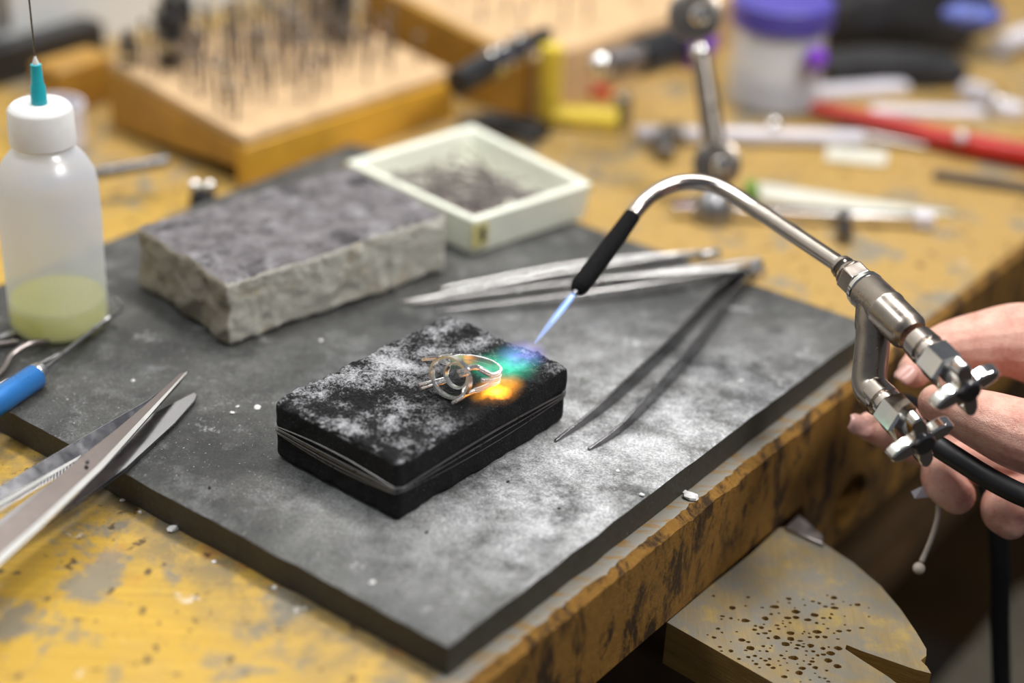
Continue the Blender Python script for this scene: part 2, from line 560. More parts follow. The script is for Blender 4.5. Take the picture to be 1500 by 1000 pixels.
def root_off(o):
    p = V((0, 0, 0))
    while o is not None:
        p += o.location
        o = o.parent
    return p
def tag(o, label, cat=None, group=None, kind=None):
    if label: o['label'] = label
    if cat: o['category'] = cat
    if group: o['group'] = group
    if kind: o['kind'] = kind
    return o
def thing(name, loc, label, cat, group=None):
    o = bpy.data.objects.new(name, None)
    o.empty_display_size = .02
    COL.objects.link(o)
    o.location = V(loc)
    return tag(o, label, cat, group)
def part(name, mb, mat, parent, label=None, bevel=0.0, angle=35, smooth=True, seg=2, kind=None):
    o = bpy.data.objects.new(name, mb.mesh(name, root_off(parent), smooth, angle))
    o.data.materials.append(MATS[mat])
    COL.objects.link(o)
    o.parent = parent
    if bevel:
        b = o.modifiers.new('bevel', 'BEVEL')
        b.width, b.segments, b.limit_method, b.angle_limit = bevel, seg, 'ANGLE', math.radians(40)
    if label: o['label'] = label
    if kind: o['kind'] = kind
    return o
def single(name, mb, mat, label, cat, group=None, bevel=0.0, kind=None, angle=35):
    xs = [p.x for p in mb.v]; ys = [p.y for p in mb.v]; zs = [p.z for p in mb.v]
    base = V(((min(xs) + max(xs)) / 2, (min(ys) + max(ys)) / 2, min(zs)))
    o = bpy.data.objects.new(name, mb.mesh(name, base, True, angle))
    o.data.materials.append(MATS[mat])
    COL.objects.link(o)
    o.location = base
    if bevel:
        b = o.modifiers.new('bevel', 'BEVEL')
        b.width, b.segments, b.limit_method, b.angle_limit = bevel, 2, 'ANGLE', math.radians(40)
    return tag(o, label, cat, group, kind)

def rough_block(L, W, H, cuts, rad, disp):
    """box 0..L,0..W,0..H as a rounded, roughened grid mesh"""
    nx, ny, nz = cuts
    mb = MB()
    idx = {}
    def vid(i, j, k):
        if (i, j, k) not in idx:
            idx[(i, j, k)] = len(mb.v)
            p = V((L * i / nx, W * j / ny, H * k / nz))
            q = V((min(max(p.x, rad), L - rad), min(max(p.y, rad), W - rad), min(max(p.z, rad), H - rad)))
            d = p - q
            if d.length > 1e-9:
                nrm = d.normalized()
                p = q + nrm * rad
                p = p + nrm * disp(p, nrm)
            mb.v.append(p)
        return idx[(i, j, k)]
    for i in range(nx):
        for j in range(ny):
            for k in (0, nz):
                mb.f.append((vid(i, j, k), vid(i + 1, j, k), vid(i + 1, j + 1, k), vid(i, j + 1, k)))
    for i in range(nx):
        for k in range(nz):
            for j in (0, ny):
                mb.f.append((vid(i, j, k), vid(i + 1, j, k), vid(i + 1, j, k + 1), vid(i, j, k + 1)))
    for j in range(ny):
        for k in range(nz):
            for i in (0, nx):
                mb.f.append((vid(i, j, k), vid(i, j + 1, k), vid(i, j + 1, k + 1), vid(i, j, k + 1)))
    return mb
def bez(pts, n=8):
    """smooth path through points (Catmull-Rom); points may carry extra floats"""
    out = []
    P = [list(p) for p in pts]
    P = [P[0]] + P + [P[-1]]
    for i in range(1, len(P) - 2):
        for k in range(n):
            t = k / n
            o = []
            for c in range(len(P[0])):
                a, b, c2, d = P[i - 1][c], P[i][c], P[i + 1][c], P[i + 2][c]
                o.append(.5 * (2 * b + (c2 - a) * t + (2 * a - 5 * b + 4 * c2 - d) * t * t + (3 * b - a - 3 * c2 + d) * t ** 3))
            out.append(o)
    out.append(P[-2])
    return out

# ------------------------------------------------------------------ the setting
fl = single('floor', MB().box((0.2, 1.0, -0.83), (6, 6, .06)), 'floor_dark', 'dark floor under the workbench', None, kind='structure')
wl = single('wall_back', MB().box(bw(0.6, 0.742, 0.6), (5, .1, 2.8), BD, BN), 'wall_paint', 'pale grey painted wall behind the workbench', None, kind='structure')

# workbench
bench = thing('workbench', bw(.5, .35, -.80), 'worn yellow wooden jeweller workbench holding the tools', 'workbench')
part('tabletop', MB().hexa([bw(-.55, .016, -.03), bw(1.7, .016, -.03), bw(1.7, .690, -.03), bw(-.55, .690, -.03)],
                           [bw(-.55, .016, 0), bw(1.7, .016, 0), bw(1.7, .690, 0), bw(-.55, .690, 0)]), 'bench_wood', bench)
# chewed front edge strip
mb = MB()
N = 900
rows = []
for i in range(N + 1):
    a = -.55 + 2.25 * i / N
    j = noise.noise(V((a * 60, 3, 0))) * .0016 + noise.noise(V((a * 260, 7, 0))) * .0014
    j2 = noise.noise(V((a * 60, 9, 0))) * .003
    rows.append([bw(a, .016, 0.0), bw(a, .0055 + j, 0.0), bw(a, .0012 + j * .6, -.0035 + j2 * .5), bw(a, 0.0012, -.012), bw(a, .016, -.012)])
cut = int(N * (.33 + .55) / 2.25)
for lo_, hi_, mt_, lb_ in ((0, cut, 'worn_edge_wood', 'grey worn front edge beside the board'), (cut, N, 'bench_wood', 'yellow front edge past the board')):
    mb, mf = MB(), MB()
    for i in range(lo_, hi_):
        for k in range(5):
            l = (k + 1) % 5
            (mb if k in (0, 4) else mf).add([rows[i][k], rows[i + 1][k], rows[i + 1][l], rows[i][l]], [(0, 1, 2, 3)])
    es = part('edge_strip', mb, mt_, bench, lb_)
    part('chewed_edge', mf, 'apron_wood', es)

# front apron with a round hole in its deeper end
outer = [(-.55, -.012), (1.7, -.012), (1.7, -.098), (.34, -.106), (.296, -.104), (.284, -.080), (.270, -.0538), (-.55, -.0535)]
hole = [(.330 + .019 * math.cos(t * math.pi / 12), -.082 + .0165 * math.sin(t * math.pi / 12)) for t in range(24)]
bm = prism_holes(outer, [hole], 0.0, 0.02)
me = bpy.data.meshes.new('apron')
for v in bm.verts:
    p = bw(v.co.x, v.co.z + .0012, v.co.y) - root_off(bench)
    v.co = p
bmesh.ops.recalc_face_normals(bm, faces=bm.faces)
bm.to_mesh(me); bm.free()
o = bpy.data.objects.new('apron', me); me.materials.append(MATS['apron_wood']); COL.objects.link(o); o.parent = bench
o['label'] = 'dark chewed wooden bench front with a round hole'
for a, n_ in ((-.5, .1), (-.5, .66), (1.62, .1), (1.62, .66)):
    part('leg', MB().box(bw(a, n_, -.415), (.07, .07, .77), BD, BN), 'dark_wood', bench, bevel=.003)
part('lower_rail', MB().box(bw(.56, .66, -.42), (2.1, .025, .10), BD, BN), 'dark_wood', bench)

# boards stored under the bench
single('wooden_plank', MB().box(bw(.66, .13, -.29), (.36, .10, .022), BD, BN) , 'dark_wood', 'brown plank lying on the shelf under the bench', 'plank', bevel=.002)
sh = thing('under_shelf', bw(.8, .30, -.80), 'dark wooden shelf unit standing below the bench top', 'shelf')
part('shelf_board', MB().box(bw(.8, .30, -.312), (.75, .46, .02), BD, BN), 'dark_wood', sh)
part('side_panel', MB().box(bw(.42, .30, -.56), (.02, .46, .476), BD, BN), 'dark_wood', sh)
part('side_panel', MB().box(bw(1.18, .30, -.56), (.02, .46, .476), BD, BN), 'dark_wood', sh)
single('catch_tray', MB().box(bw(.52, -.03, -.355), (.36, .07, .02), BD, BN), 'beige_board', 'beige board edge jutting out low below the bench', 'tray', bevel=.003)

# soldering board
sl = thing('soldering_board', px(657, 945, SLAB) * .5 + px(905, 296, SLAB) * .5 - V((0, 0, SLAB)), 'large grey stained soldering board under the charcoal block', 'board')
c0 = px(657, 945, SLAB); sl_n = c0 - BENCH_O; a0 = sl_n.dot(BD); n0 = sl_n.dot(BN)
LA, LN = 0.357, 0.375
def slab_pt(i, j, z):
    return bw(a0 + LA * i, n0 + LN * j, z)
mb = MB()
NX, NY = 60, 60
def edge_wob(i, j):
    a = a0 + LA * i / NX; n = n0 + LN * j / NY
    if i in (0, NX): a += noise.noise(V((n * 60, i, 1))) * .0009
    if j in (0, NY): n += noise.noise(V((a * 60, j, 5))) * .0009
    drop = .0008 if (i in (0, NX) or j in (0, NY)) else 0
    drop += abs(noise.noise(V((a * 90, n * 90, 2)))) * .0006 if drop else 0
    return bw(a, n, SLAB - drop + noise.noise(V((a * 25, n * 25, 0))) * .0002)
for i in range(NX + 1):
    for j in range(NY + 1):
        mb.v.append(edge_wob(i, j))
for i in range(NX):
    for j in range(NY):
        mb.f.append((i * (NY + 1) + j, (i + 1) * (NY + 1) + j, (i + 1) * (NY + 1) + j + 1, i * (NY + 1) + j + 1))
part('board_face', mb, 'board_grey', sl)
mb = MB()
ring = [(i, 0) for i in range(NX)] + [(NX, j) for j in range(NY)] + [(NX - i, NY) for i in range(NX)] + [(0, NY - j) for j in range(NY)]
top = [edge_wob(i, j) for i, j in ring]
bot = [V((p.x, p.y, 0.0002)) for p in top]
R_ = len(ring)
mb.add(top + bot, [(i, (i + 1) % R_, R_ + (i + 1) % R_, R_ + i) for i in range(R_)] + [tuple(range(R_, 2 * R_))])
part('board_edge', mb, 'board_side', sl, 'dark sawn edge of the board')

# ------------------------------------------------------------------ charcoal block
cA = px(582, 766, SLAB); cR = px(836, 612, SLAB); cL = px(400, 676, SLAB)
ex = (cR - cA); Lc = 0.117; ex.normalize()
ey = V((-ex.y, ex.x, 0))
Wc, Hc = 0.0765, 0.0305
def ch_disp(p, n):
    d = noise.noise(p * 60) * .0009 + noise.noise(p * 160) * .0006
    if n.z > .5:
        d += -abs(noise.noise(p * 110 + V((5, 5, 5)))) * .0013 + noise.noise(p * 330) * .0008 + noise.noise(p * 560) * .0006
    d -= .0011 * math.exp(-((p.z - Hc * .52) / .0014) ** 2) * (1 if abs(n.z) < .5 else 0)   # groove worn by the wire
    return d
ch = thing('charcoal_block', cA * .5 + cR * .25 + cL * .25, 'black charcoal block dusted with ash and bound with wire', 'charcoal block')
mb = rough_block(Lc, Wc, Hc, (150, 100, 44), .0035, ch_disp)
# chipped corner: upper left side of the short face leans in a little
for i, p in enumerate(mb.v):
    k = p.z / Hc
    p = V((p.x + .0018 * (1 - k) * 0, p.y, p.z))
    mb.v[i] = p
CHM = Matrix((ex, ey, V((0, 0, 1)))).transposed().to_4x4()
CHM.translation = V((cA.x, cA.y, SLAB + .0001))
mb.v = [CHM @ p for p in mb.v]
body = part('block', mb, 'charcoal', ch, angle=80)
TOPZ = SLAB + Hc
hot = px(727, 574, TOPZ)
HOTV.inputs[1].default_value = tuple(hot - ch.location)
wire_rng = random.Random(4)
for k in range(5):
    off = (k - 2) * .00065 + wire_rng.uniform(-.0003, .0003)
    sag = [wire_rng.uniform(-.0012, .0012) for _ in range(4)]
    e = .0004 + .0003 * (k % 2)
    pts = []
    cor = [(-e, -e), (Lc + e, -e), (Lc + e, Wc + e), (-e, Wc + e)]
    for q in range(4):
        a, b = cor[q], cor[(q + 1) % 4]
        for t in range(14):
            f = .03 + .94 * t / 13
            bow = math.sin(math.pi * f)
            z = Hc * .52 + off * (1.0 if q % 2 else .8) + sag[q] * bow * 1.2
            if q in (0, 3):
                z += .0022 * bow * (k - 2) * .35
            pts.append(CHM @ V((a[0] + (b[0] - a[0]) * f, a[1] + (b[1] - a[1]) * f, z)))
    part('binding_wire', MB().tube(pts, .00020, 6, closed=True), 'wire_steel', ch)

# ------------------------------------------------------------------ ring
O2 = px(694, 548, TOPZ + .004); H2 = px(654, 572, TOPZ + .004)
hx = (H2 - O2); hx.z = 0; hx.normalize()
tilt = math.radians(13)
X = hx * math.cos(tilt) + V((0, 0, 1)) * math.sin(tilt)
Y = V((0, 0, 1)).cross(hx).normalized()
Z = X.cross(Y)
RM = Matrix((X, Y, Z)).transposed().to_4x4()
MM = .00125
def rpt(x, y, z): return V((x, y, z)) * MM
ringparts = []
def band_path(r, z, a0_=34, a1_=326, n=60, flare=0.0):
    out = []
    for i in range(n + 1):
        a = math.radians(a0_ + (a1_ - a0_) * i / n)
        e = max(0, (abs(i / n - .5) * 2 - .62) / .38)
        out.append(rpt(r * math.cos(a), r * math.sin(a) * (1 + .02 * e), z + math.copysign(flare, z if z else 1) * e ** 1.5))
    return out
RS = 9.4
def band(r, th, a0_, a1_, half, n=90):
    mb = MB()
    sec = []
    for i in range(n + 1):
        f = i / n
        a = math.radians(a0_ + (a1_ - a0_) * f)
        e = max(0, (abs(f - .5) * 2 - .74) / .26)
        h0, h1 = half(e)
        sec.append([rpt(rr * math.cos(a), rr * math.sin(a), z) for rr, z in ((r, h0), (r + th, h0), (r + th, h1), (r, h1))])
    for i in range(n):
        mb.add(sec[i] + sec[i + 1], [(0, 1, 5, 4), (1, 2, 6, 5), (2, 3, 7, 6), (3, 0, 4, 7)])
    mb.add(sec[0], [(3, 2, 1, 0)]); mb.add(sec[-1], [(0, 1, 2, 3)])
    return mb
RI = 8.9
ringparts.append(('shank', band(RI, 1.0, 40, 320, lambda e: (.95 + 2.6 * e, 2.6 + 2.9 * e))))
ringparts.append(('shank', band(RI, 1.0, 40, 320, lambda e: (-2.6 - 2.9 * e, -.95 - 2.6 * e))))
ringparts.append(('inner_band', band(RI + .1, .9, 52, 308, lambda e: (-.75, .75))))
pv = MB()
for zc, k in ((-2.25, -1), (-1.5, -1), (-.35, 0), (.35, 0), (1.5, 1), (2.25, 1)):
    for i in range(84):
        f = i / 83
        a = math.radians(42 + 276 * f) if k else math.radians(54 + 252 * f)
        e = max(0, (abs(f - .5) * 2 - .74) / .26)
        q = rpt((RI + 1.05) * math.cos(a), (RI + 1.05) * math.sin(a), zc + k * 2.75 * e)
        pv.ball(q, .00042, 6, 4)
    if abs(zc) > 2:                       # beads along the rim as well
        for i in range(84):
            f = i / 83
            a = math.radians(42 + 276 * f)
            e = max(0, (abs(f - .5) * 2 - .74) / .26)
            pv.ball(rpt((RI + .55) * math.cos(a), (RI + .55) * math.sin(a), zc + k * (.36 + 2.9 * e)), .00038, 6, 4)
ringparts.append(('pave_beads', pv))
HXc = 10.2
def circ(x, r, n=48):
    return [rpt(x, r * math.cos(2 * math.pi * i / n), r * math.sin(2 * math.pi * i / n) * .82) for i in range(n)]
def strap(x, r, wid, th):
    mb = MB()
    n = 56
    for i in range(n):
        t0, t1 = 2 * math.pi * i / n, 2 * math.pi * (i + 1) / n
        q = []
        for t in (t0, t1):
            for (rr, xx) in ((r, x - wid / 2), (r + th, x - wid / 2), (r + th, x + wid / 2), (r, x + wid / 2)):
                q.append(rpt(xx, rr * math.cos(t), rr * math.sin(t) * .86))
        mb.add(q, [(0, 1, 5, 4), (1, 2, 6, 5), (2, 3, 7, 6), (3, 0, 4, 7)])
    return mb
ringparts.append(('gallery_rail', strap(14.0, 8.0, 2.3, 1.0)))
ringparts.append(('basket_ring', strap(10.2, 4.7, 1.8, .9)))
for ang in (38, 142, 218, 322):
    a = math.radians(ang)
    mbp = MB()
    for da in (-.075, .075):
        pth = []
        for (x, r) in ((9.8, 5.0), (12.0, 7.0), (14.2, 8.9), (17.5, 9.8), (20.6, 10.2)):
            pth.append(rpt(x, r * math.cos(a + da * (1 + .4 * (x > 15))), r * math.sin(a + da) * .86))
        mbp.tube(bez(pth, 5), .00078, 8)
    ringparts.append(('prong', mbp))
mb = MB()
for sgn in (-1, 1):                       # shoulders joining shank to the rail
    for zs in (-1, 1):
        p = [rpt(RS * math.cos(math.radians(41)), sgn * RS * math.sin(math.radians(41)), zs * 4.6),
             rpt(10.2, sgn * 5.9, zs * 5.2), rpt(13.6, sgn * 6.3, zs * 5.3)]
        mb.tube(bez(p, 6), .0013, 8)
ringparts.append(('shoulder', mb))
zmin = min((RM @ p).z for _, m_ in ringparts for p in m_.v)
centre = V((O2.x, O2.y, TOPZ - .0004 - zmin))
for _, m_ in ringparts:
    m_.v = [RM @ p + centre for p in m_.v]
rg = thing('ring', V((centre.x, centre.y, TOPZ)), 'silver ring setting with open prong basket lying on the charcoal', 'ring')
for nm, m_ in ringparts:
    part(nm, m_, 'silver_ring', rg, angle=50)

# ------------------------------------------------------------------ firebrick
bA = px(336, 510, SLAB); bR = px(653, 400, SLAB); bL = px(199, 429, SLAB)
bx_ = (bR - bA).normalized(); by_ = V((-bx_.y, bx_.x, 0))
LB, WB, HB = (bR - bA).length, .0865, .0345
def br_disp(p, n):
    d = noise.noise(p * 35) * .0016 + noise.noise(p * 120) * .0011 + noise.noise(p * 300) * .0006
    d -= max(0, noise.noise(p * 75 + V((9, 1, 4))) - .25) * .005
    if n.x < -.5:
        d += noise.noise(V((p.y * 45, p.z * 60, 3))) * .0035
    return d
mb = rough_block(LB, WB, HB, (130, 80, 36), .003, br_disp)
BM = Matrix((bx_, by_, V((0, 0, 1)))).transposed().to_4x4(); BM.translation = V((bA.x, bA.y, SLAB + .0013))
me = MB(); me.v = mb.v; me.f = mb.f
ob = bpy.data.objects.new('firebrick', me.mesh('firebrick', V((LB / 2, WB / 2, 0)), True, 80))
ob.data.materials.append(MATS['firebrick']); COL.objects.link(ob)
ob.matrix_world = BM @ Matrix.Translation((LB / 2, WB / 2, 0))
tag(ob, 'pale rough soldering firebrick with a soot-greyed top', 'brick')

# ------------------------------------------------------------------ squeeze bottle
bc = px(88, 474, SLAB)
bt = thing('squeeze_bottle', bc, 'translucent plastic squeeze bottle with teal needle nozzle', 'bottle')
rb = .0246
prof = [(0.0006, .001), (.0006, rb - .0035), (.0012, rb - .0015), (.004, rb), (.030, rb), (.060, rb + .0004), (.078, rb), (.084, rb - .0012), (.090, rb - .0042), (.0945, rb - .0078), (.0975, rb - .0110), (.100, rb - .0118), (.104, rb - .0118)]
part('bottle_body', MB().lathe(bc, V((0, 0, 1)), [(h, r) for h, r in prof], 64), 'bottle_plastic', bt, angle=60)
part('flux_liquid', MB().lathe(bc, V((0, 0, 1)), [(.0018, .001), (.0018, rb - .004), (.0045, rb - .0016), (.0165, rb - .0014), (.0165, .001)], 48), 'flux_liquid', bt, 'yellow-green liquid in the bottle bottom')
cap = MB()
ncap = 96
u, v_, a_ = V((1, 0, 0)), V((0, 1, 0)), V((0, 0, 1))
profc = [(.0990, .0120, 0), (.0990, .0152, 0), (.1000, .0158, 1), (.1165, .0154, 1), (.1180, .0146, 0), (.1192, .0132, 0), (.1195, .0060, 0), (.1195, .0010, 0)]
vs = []
for (h, r, rib) in profc:
    for k in range(ncap):
        t = 2 * math.pi * k / ncap
        rr = r + (.00022 if (k % 2 and rib) else 0)
        vs.append(bc + V((math.cos(t) * rr, math.sin(t) * rr, h)))
fs = []
for i in range(len(profc) - 1):
    for k in range(ncap):
        l = (k + 1) % ncap
        fs.append((i * ncap + k, i * ncap + l, (i + 1) * ncap + l, (i + 1) * ncap + k))
fs.append(tuple(range(ncap - 1, -1, -1))); fs.append(tuple((len(profc) - 1) * ncap + k for k in range(ncap)))
bcap = part('cap', cap.add(vs, fs), 'white_cap', bt, 'white ribbed screw cap')
part('needle_hub', MB().lathe(bc, V((0, 0, 1)), [(.1185, .0040), (.1285, .0036), (.1295, .0030), (.1390, .0026), (.1392, .0010)], 20), 'teal_plastic', bcap, 'teal plastic needle hub')
part('glue_bead', MB().lathe(bc, V((0, 0, 1)), [(.1388, .0016), (.1400, .0015), (.1420, .0008), (.1435, .0003)], 16), 'white_cap', bcap)
part('needle', MB().tube([bc + V((0, 0, .142)), bc + V((-.0006, 0, .21))], .00045, 8), 'steel_dark', bcap, 'thin dark steel needle')

# ------------------------------------------------------------------ blue pick and other picks at the left edge
pk = thing('solder_pick', px(30, 575, SLAB), 'hooked steel pick with a blue metal handle', 'pick')
h0, h1 = px(-70, 632, SLAB + .0078), px(62, 545, SLAB + .0070)
dr = (h1 - h0).normalized()
pkh = part('handle', MB().lathe(h0, dr, [(0, .0060), (.001, .0066), ((h1 - h0).length - .0055, .0062), ((h1 - h0).length - .0048, .0058)], 28), 'blue_anodized', pk)
part('ferrule', MB().lathe(h1 - dr * .0052, dr, [(0, .0060), (.0012, .0062), (.0042, .0058), (.0056, .0040), (.006, .0014)], 28), 'steel', pkh)
tip = [px(62, 543, SLAB + .0075), px(90, 520, SLAB + .0065), px(125, 492, SLAB + .0052), px(155, 468, SLAB + .0058), px(172, 458, SLAB + .008), px(177, 448, SLAB + .0105), px(168, 436, SLAB + .0135)]
part('hook', MB().tube(bez(tip, 6), [.0013] * 24 + [.0012] * 8 + [.0011] * 5, 10), 'steel_grey', pk)
pk2 = single('steel_pick', MB().tube(bez([px(-50, 590, SLAB + .0025), px(2, 545, SLAB + .0025), px(18, 520, SLAB + .004), px(45, 503, SLAB + .006), px(70, 500, SLAB + .003)], 6), .0017, 10), 'steel_satin', 'bent steel pick lying between the bottle and the blue handle', 'pick')
pk3 = single('steel_rod', MB().tube([px(-60, 515, SLAB + .0022), px(28, 486, SLAB + .0022)], .0022, 10), 'steel_grey', 'short grey steel rod end against the bottle foot', 'rod')
pk4 = single('thin_wire', MB().tube([px(-20, 572, SLAB + .0010), px(88, 518, SLAB + .0010)], .0006, 8), 'steel', 'thin bright wire lying behind the blue pick handle', 'wire')
pk5 = single('steel_rod', MB().tube([px(-60, 512, SLAB + .0060), px(25, 500, SLAB + .0014)], .0014, 10), 'steel_satin', 'slim steel rod lying beside the bottle foot', 'rod')

# ------------------------------------------------------------------ tweezers at the left
ta = thing('tweezers', px(120, 690, SLAB), 'pointed steel tweezers with serrated grips crossing the board corner', 'tweezers')
def P_(l): return [px(*q) for q in l]
zt = SLAB
fb = P_([(277, 542, zt + .010), (262, 547, zt + .0105), (222, 584, zt + .012), (170, 628, zt + .0135), (118, 668, zt + .0145), (40, 735, zt + .015), (-120, 872, zt + .014),
         (-120, 940, zt + .011), (0, 826, zt + .012), (60, 772, zt + .012), (150, 686, zt + .0115), (214, 614, zt + .0105), (262, 562, zt + .010)])
nrm = (fb[5] - fb[9]).cross(fb[9] - fb[7]).normalized()
if nrm.z < 0: nrm = -nrm
tfb = part('blade', MB().plate(fb, .0011, nrm), 'blade_brown', ta, 'flat front blade with a small round hole', bevel=.0003)
edge = P_([(275, 545, zt + .0101), (214, 615, zt + .0106), (150, 687, zt + .0116), (60, 773, zt + .0121), (0, 827, zt + .0121), (-120, 941, zt + .0111)])
mb = MB()
ed2 = [p + nrm * .0004 for p in edge]; inn = P_([(272, 546, zt + .0103), (208, 613, zt + .0109), (143, 682, zt + .0119), (52, 767, zt + .0125), (-8, 820, zt + .0125), (-128, 934, zt + .0115)])
inn = [p + nrm * .0004 for p in inn]
for i in range(5):
    mb.hexa([edge[i] - nrm * .0008, edge[i + 1] - nrm * .0008, inn[i + 1] - nrm * .0008, inn[i] - nrm * .0008], [ed2[i], ed2[i + 1], inn[i + 1], inn[i]])
part('blade_bevel', mb, 'steel_bright', tfb, 'bright ground edge')
hc = px(128, 676, zt + .0141)
part('guide_hole', MB().lathe(hc - nrm * .0006, nrm, [(0, .0009), (.0008, .0009)], 14), 'black_plastic', tfb)
rb_ = P_([(262, 550, zt + .0085), (215, 586, zt + .0085), (120, 640, zt + .0085), (0, 711, zt + .0085), (-120, 782, zt + .0085),
          (-120, 830, zt + .003), (0, 745, zt + .003), (110, 682, zt + .003), (190, 618, zt + .005)])
nr2 = (rb_[2] - rb_[7]).cross(rb_[7] - rb_[6]).normalized()
if nr2.z < 0: nr2 = -nr2
trb = part('blade', MB().plate(rb_, .0011, nr2), 'blade_grey', ta, 'rear blade in shadow', bevel=.0003)
mb = MB()
for i in range(34):
    f = i / 33
    x = 112 - 150 * f
    p = px(x, 680 + (112 - x) * .575, zt + .0038)
    d = (rb_[3] - rb_[2]).normalized()
    mb.box(p + nr2 * .0006, (.0007, .0042, .0012), d, (rb_[7] - rb_[2]).normalized(), nr2)
part('serrated_grip', mb, 'steel_grey', trb)
g0 = P_([(118, 668, zt + .005), (60, 700, zt + .005), (0, 735, zt + .005), (-120, 808, zt + .005)])
g1 = P_([(112, 675, zt + .0048), (60, 707, zt + .0048), (0, 743, zt + .0048), (-120, 816, zt + .0048)])
mb = MB()
for i in range(3):
    mb.hexa([g0[i], g0[i + 1], g1[i + 1], g1[i]], [g0[i] + nr2 * .0011, g0[i + 1] + nr2 * .0011, g1[i + 1] + nr2 * .0011, g1[i] + nr2 * .0011])
part('grip_edge', mb, 'steel_bright', trb)
tb = thing('tweezers', px(190, 660, SLAB), 'blunt-tipped steel tweezers lying under the pointed pair', 'tweezers')
bb = P_([(289, 577, zt + .0035), (284, 574, zt + .0038), (220, 607, zt + .0055), (150, 652, zt + .0062), (40, 730, zt + .0065), (-120, 850, zt + .006),
         (-120, 900, zt + .0035), (40, 782, zt + .0035), (110, 738, zt + .0035), (186, 684, zt + .0035), (256, 620, zt + .003), (286, 586, zt + .003)])
nr3 = (bb[4] - bb[8]).cross(bb[8] - bb[7]).normalized()
if nr3.z < 0: nr3 = -nr3
part('blade', MB().plate(bb, .0011, nr3), 'blade_grey', tb, bevel=.0003)
part('blade', MB().plate([p - nr3 * .0018 for p in bb], .0008, nr3), 'steel_dark', tb, bevel=.0002)

# ------------------------------------------------------------------ tweezers on the board
def strip_blade(path, th, dz=0.0):
    """blade standing on edge: path of (x,y,zbot,ztop) in px; thickness th"""
    bt_, tp_ = [], []
    pts = [(px(q[0], q[1], SLAB + q[2]), q[3] - q[2]) for q in path]
    n = len(pts)
    mb = MB()
    sec = []
    for i, (p, h) in enumerate(pts):
        t = (pts[min(i + 1, n - 1)][0] - pts[max(i - 1, 0)][0]); t.z = 0; t.normalize()
        s_ = V((-t.y, t.x, 0)) * th / 2
        sec.append([p - s_, p + s_, p + s_ * .9 + V((0, 0, h)), p - s_ * .9 + V((0, 0, h))])
    for i in range(n - 1):
        mb.add(sec[i] + sec[i + 1], [(0, 1, 5, 4), (1, 2, 6, 5), (2, 3, 7, 6), (3, 0, 4, 7)])
    mb.add(sec[0], [(3, 2, 1, 0)]); mb.add(sec[-1], [(0, 1, 2, 3)])
    return mb
tw = thing('tweezers', px(960, 530, SLAB), 'long dark steel tweezers standing open beside the charcoal block', 'tweezers')
part('blade', strip_blade(bez([(1104, 402, .001, .009), (1050, 440, .001, .0095), (985, 512, .001, .010), (905, 585, .0006, .0085), (860, 618, .0004, .005), (813, 647, .0002, .0013)], 5), .0016), 'steel_dark', tw, bevel=.0003)
part('blade', strip_blade(bez([(1108, 404, .001, .009), (1070, 448, .001, .0095), (1010, 530, .001, .010), (945, 600, .0006, .008), (905, 635, .0004, .0045), (862, 659, .0002, .0013)], 5), .0016), 'steel_dark', tw, bevel=.0003)
part('joint', MB().box(px(1108, 396, SLAB + .0052), (.012, .004, .009), (px(1115, 390) - px(1060, 450)).normalized()), 'steel_grey', tw, bevel=.0006)
def long_tweezers(label, j, t1, t2, m1, m2, w):
    t = thing('tweezers', px(*j, SLAB), label, 'tweezers', 'bright tweezers lying together behind the torch flame')
    for tip_, mid in ((t1, m1), (t2, m2)):
        part('blade', strip_blade(bez([(j[0], j[1], .0008, .0008 + w), (mid[0], mid[1], .0006, .0008 + w * 1.05), (tip_[0], tip_[1], .0004, .0016)], 8), .0022), 'steel', t, bevel=.0003)
    part('joint', MB().box(px(j[0] + 4, j[1] - 2, SLAB + .004), (.012, .005, .007), (px(*j) - px(*m1)).normalized()), 'steel', t, bevel=.0005)
long_tweezers('bright steel tweezers lying nearest the dark tweezers', (1102, 404), (640, 458), (600, 447), (880, 440), (870, 424), .0062)
long_tweezers('slim bright steel tweezers lying towards the white tray', (1036, 376), (585, 445), (640, 425), (830, 407), (845, 396), .0045)
single('steel_rod', MB().tube([px(842, 416, SLAB + .0016), px(1112, 381, SLAB + .0016)], .0016, 10), 'steel', 'straight bright rod lying between two pairs of tweezers', 'rod')

# ------------------------------------------------------------------ white tray with pins
zt2 = SLAB + .0235
tc = [px(694, 323, zt2), px(868, 268, zt2), px(692, 181, zt2), px(506, 236, zt2)]
ctr = sum(tc, V()) / 4
tray = thing('tray', V((ctr.x, ctr.y, SLAB)), 'white plastic tray full of metal pins', 'tray')
def inset(pts, f, z):
    return [V((ctr.x + (p.x - ctr.x) * f, ctr.y + (p.y - ctr.y) * f, z)) for p in pts]
ob_, ot_ = inset(tc, .95, SLAB + .0003), inset(tc, 1.0, zt2)
ib_, it_ = inset(tc, .84, SLAB + .003), inset(tc, .90, zt2)
mb = MB()
mb.add(ob_ + ot_ + it_ + ib_, [(3, 2, 1, 0)] + [f for i in range(4) for f in ((i, (i + 1) % 4, 4 + (i + 1) % 4, 4 + i), (4 + i, 4 + (i + 1) % 4, 8 + (i + 1) % 4, 8 + i), (8 + i, 8 + (i + 1) % 4, 12 + (i + 1) % 4, 12 + i))] + [(12, 13, 14, 15)])
part('tray_body', mb, 'white_tray', tray, bevel=.0012)
lip = MB()
for i in (1, 2):
    a, b = ot_[i], ot_[(i + 1) % 4]
    lip.tube([a + V((0, 0, -.003)), b + V((0, 0, -.003))], .0014, 8)
part('tray_rim', lip, 'yellow_paint', tray, 'yellow strip along the tray rim')
d1 = (tc[1] - tc[0]).normalized()
nn = V((d1.y, -d1.x, 0))
lab = ob_[0] * .45 + ot_[0] * .55
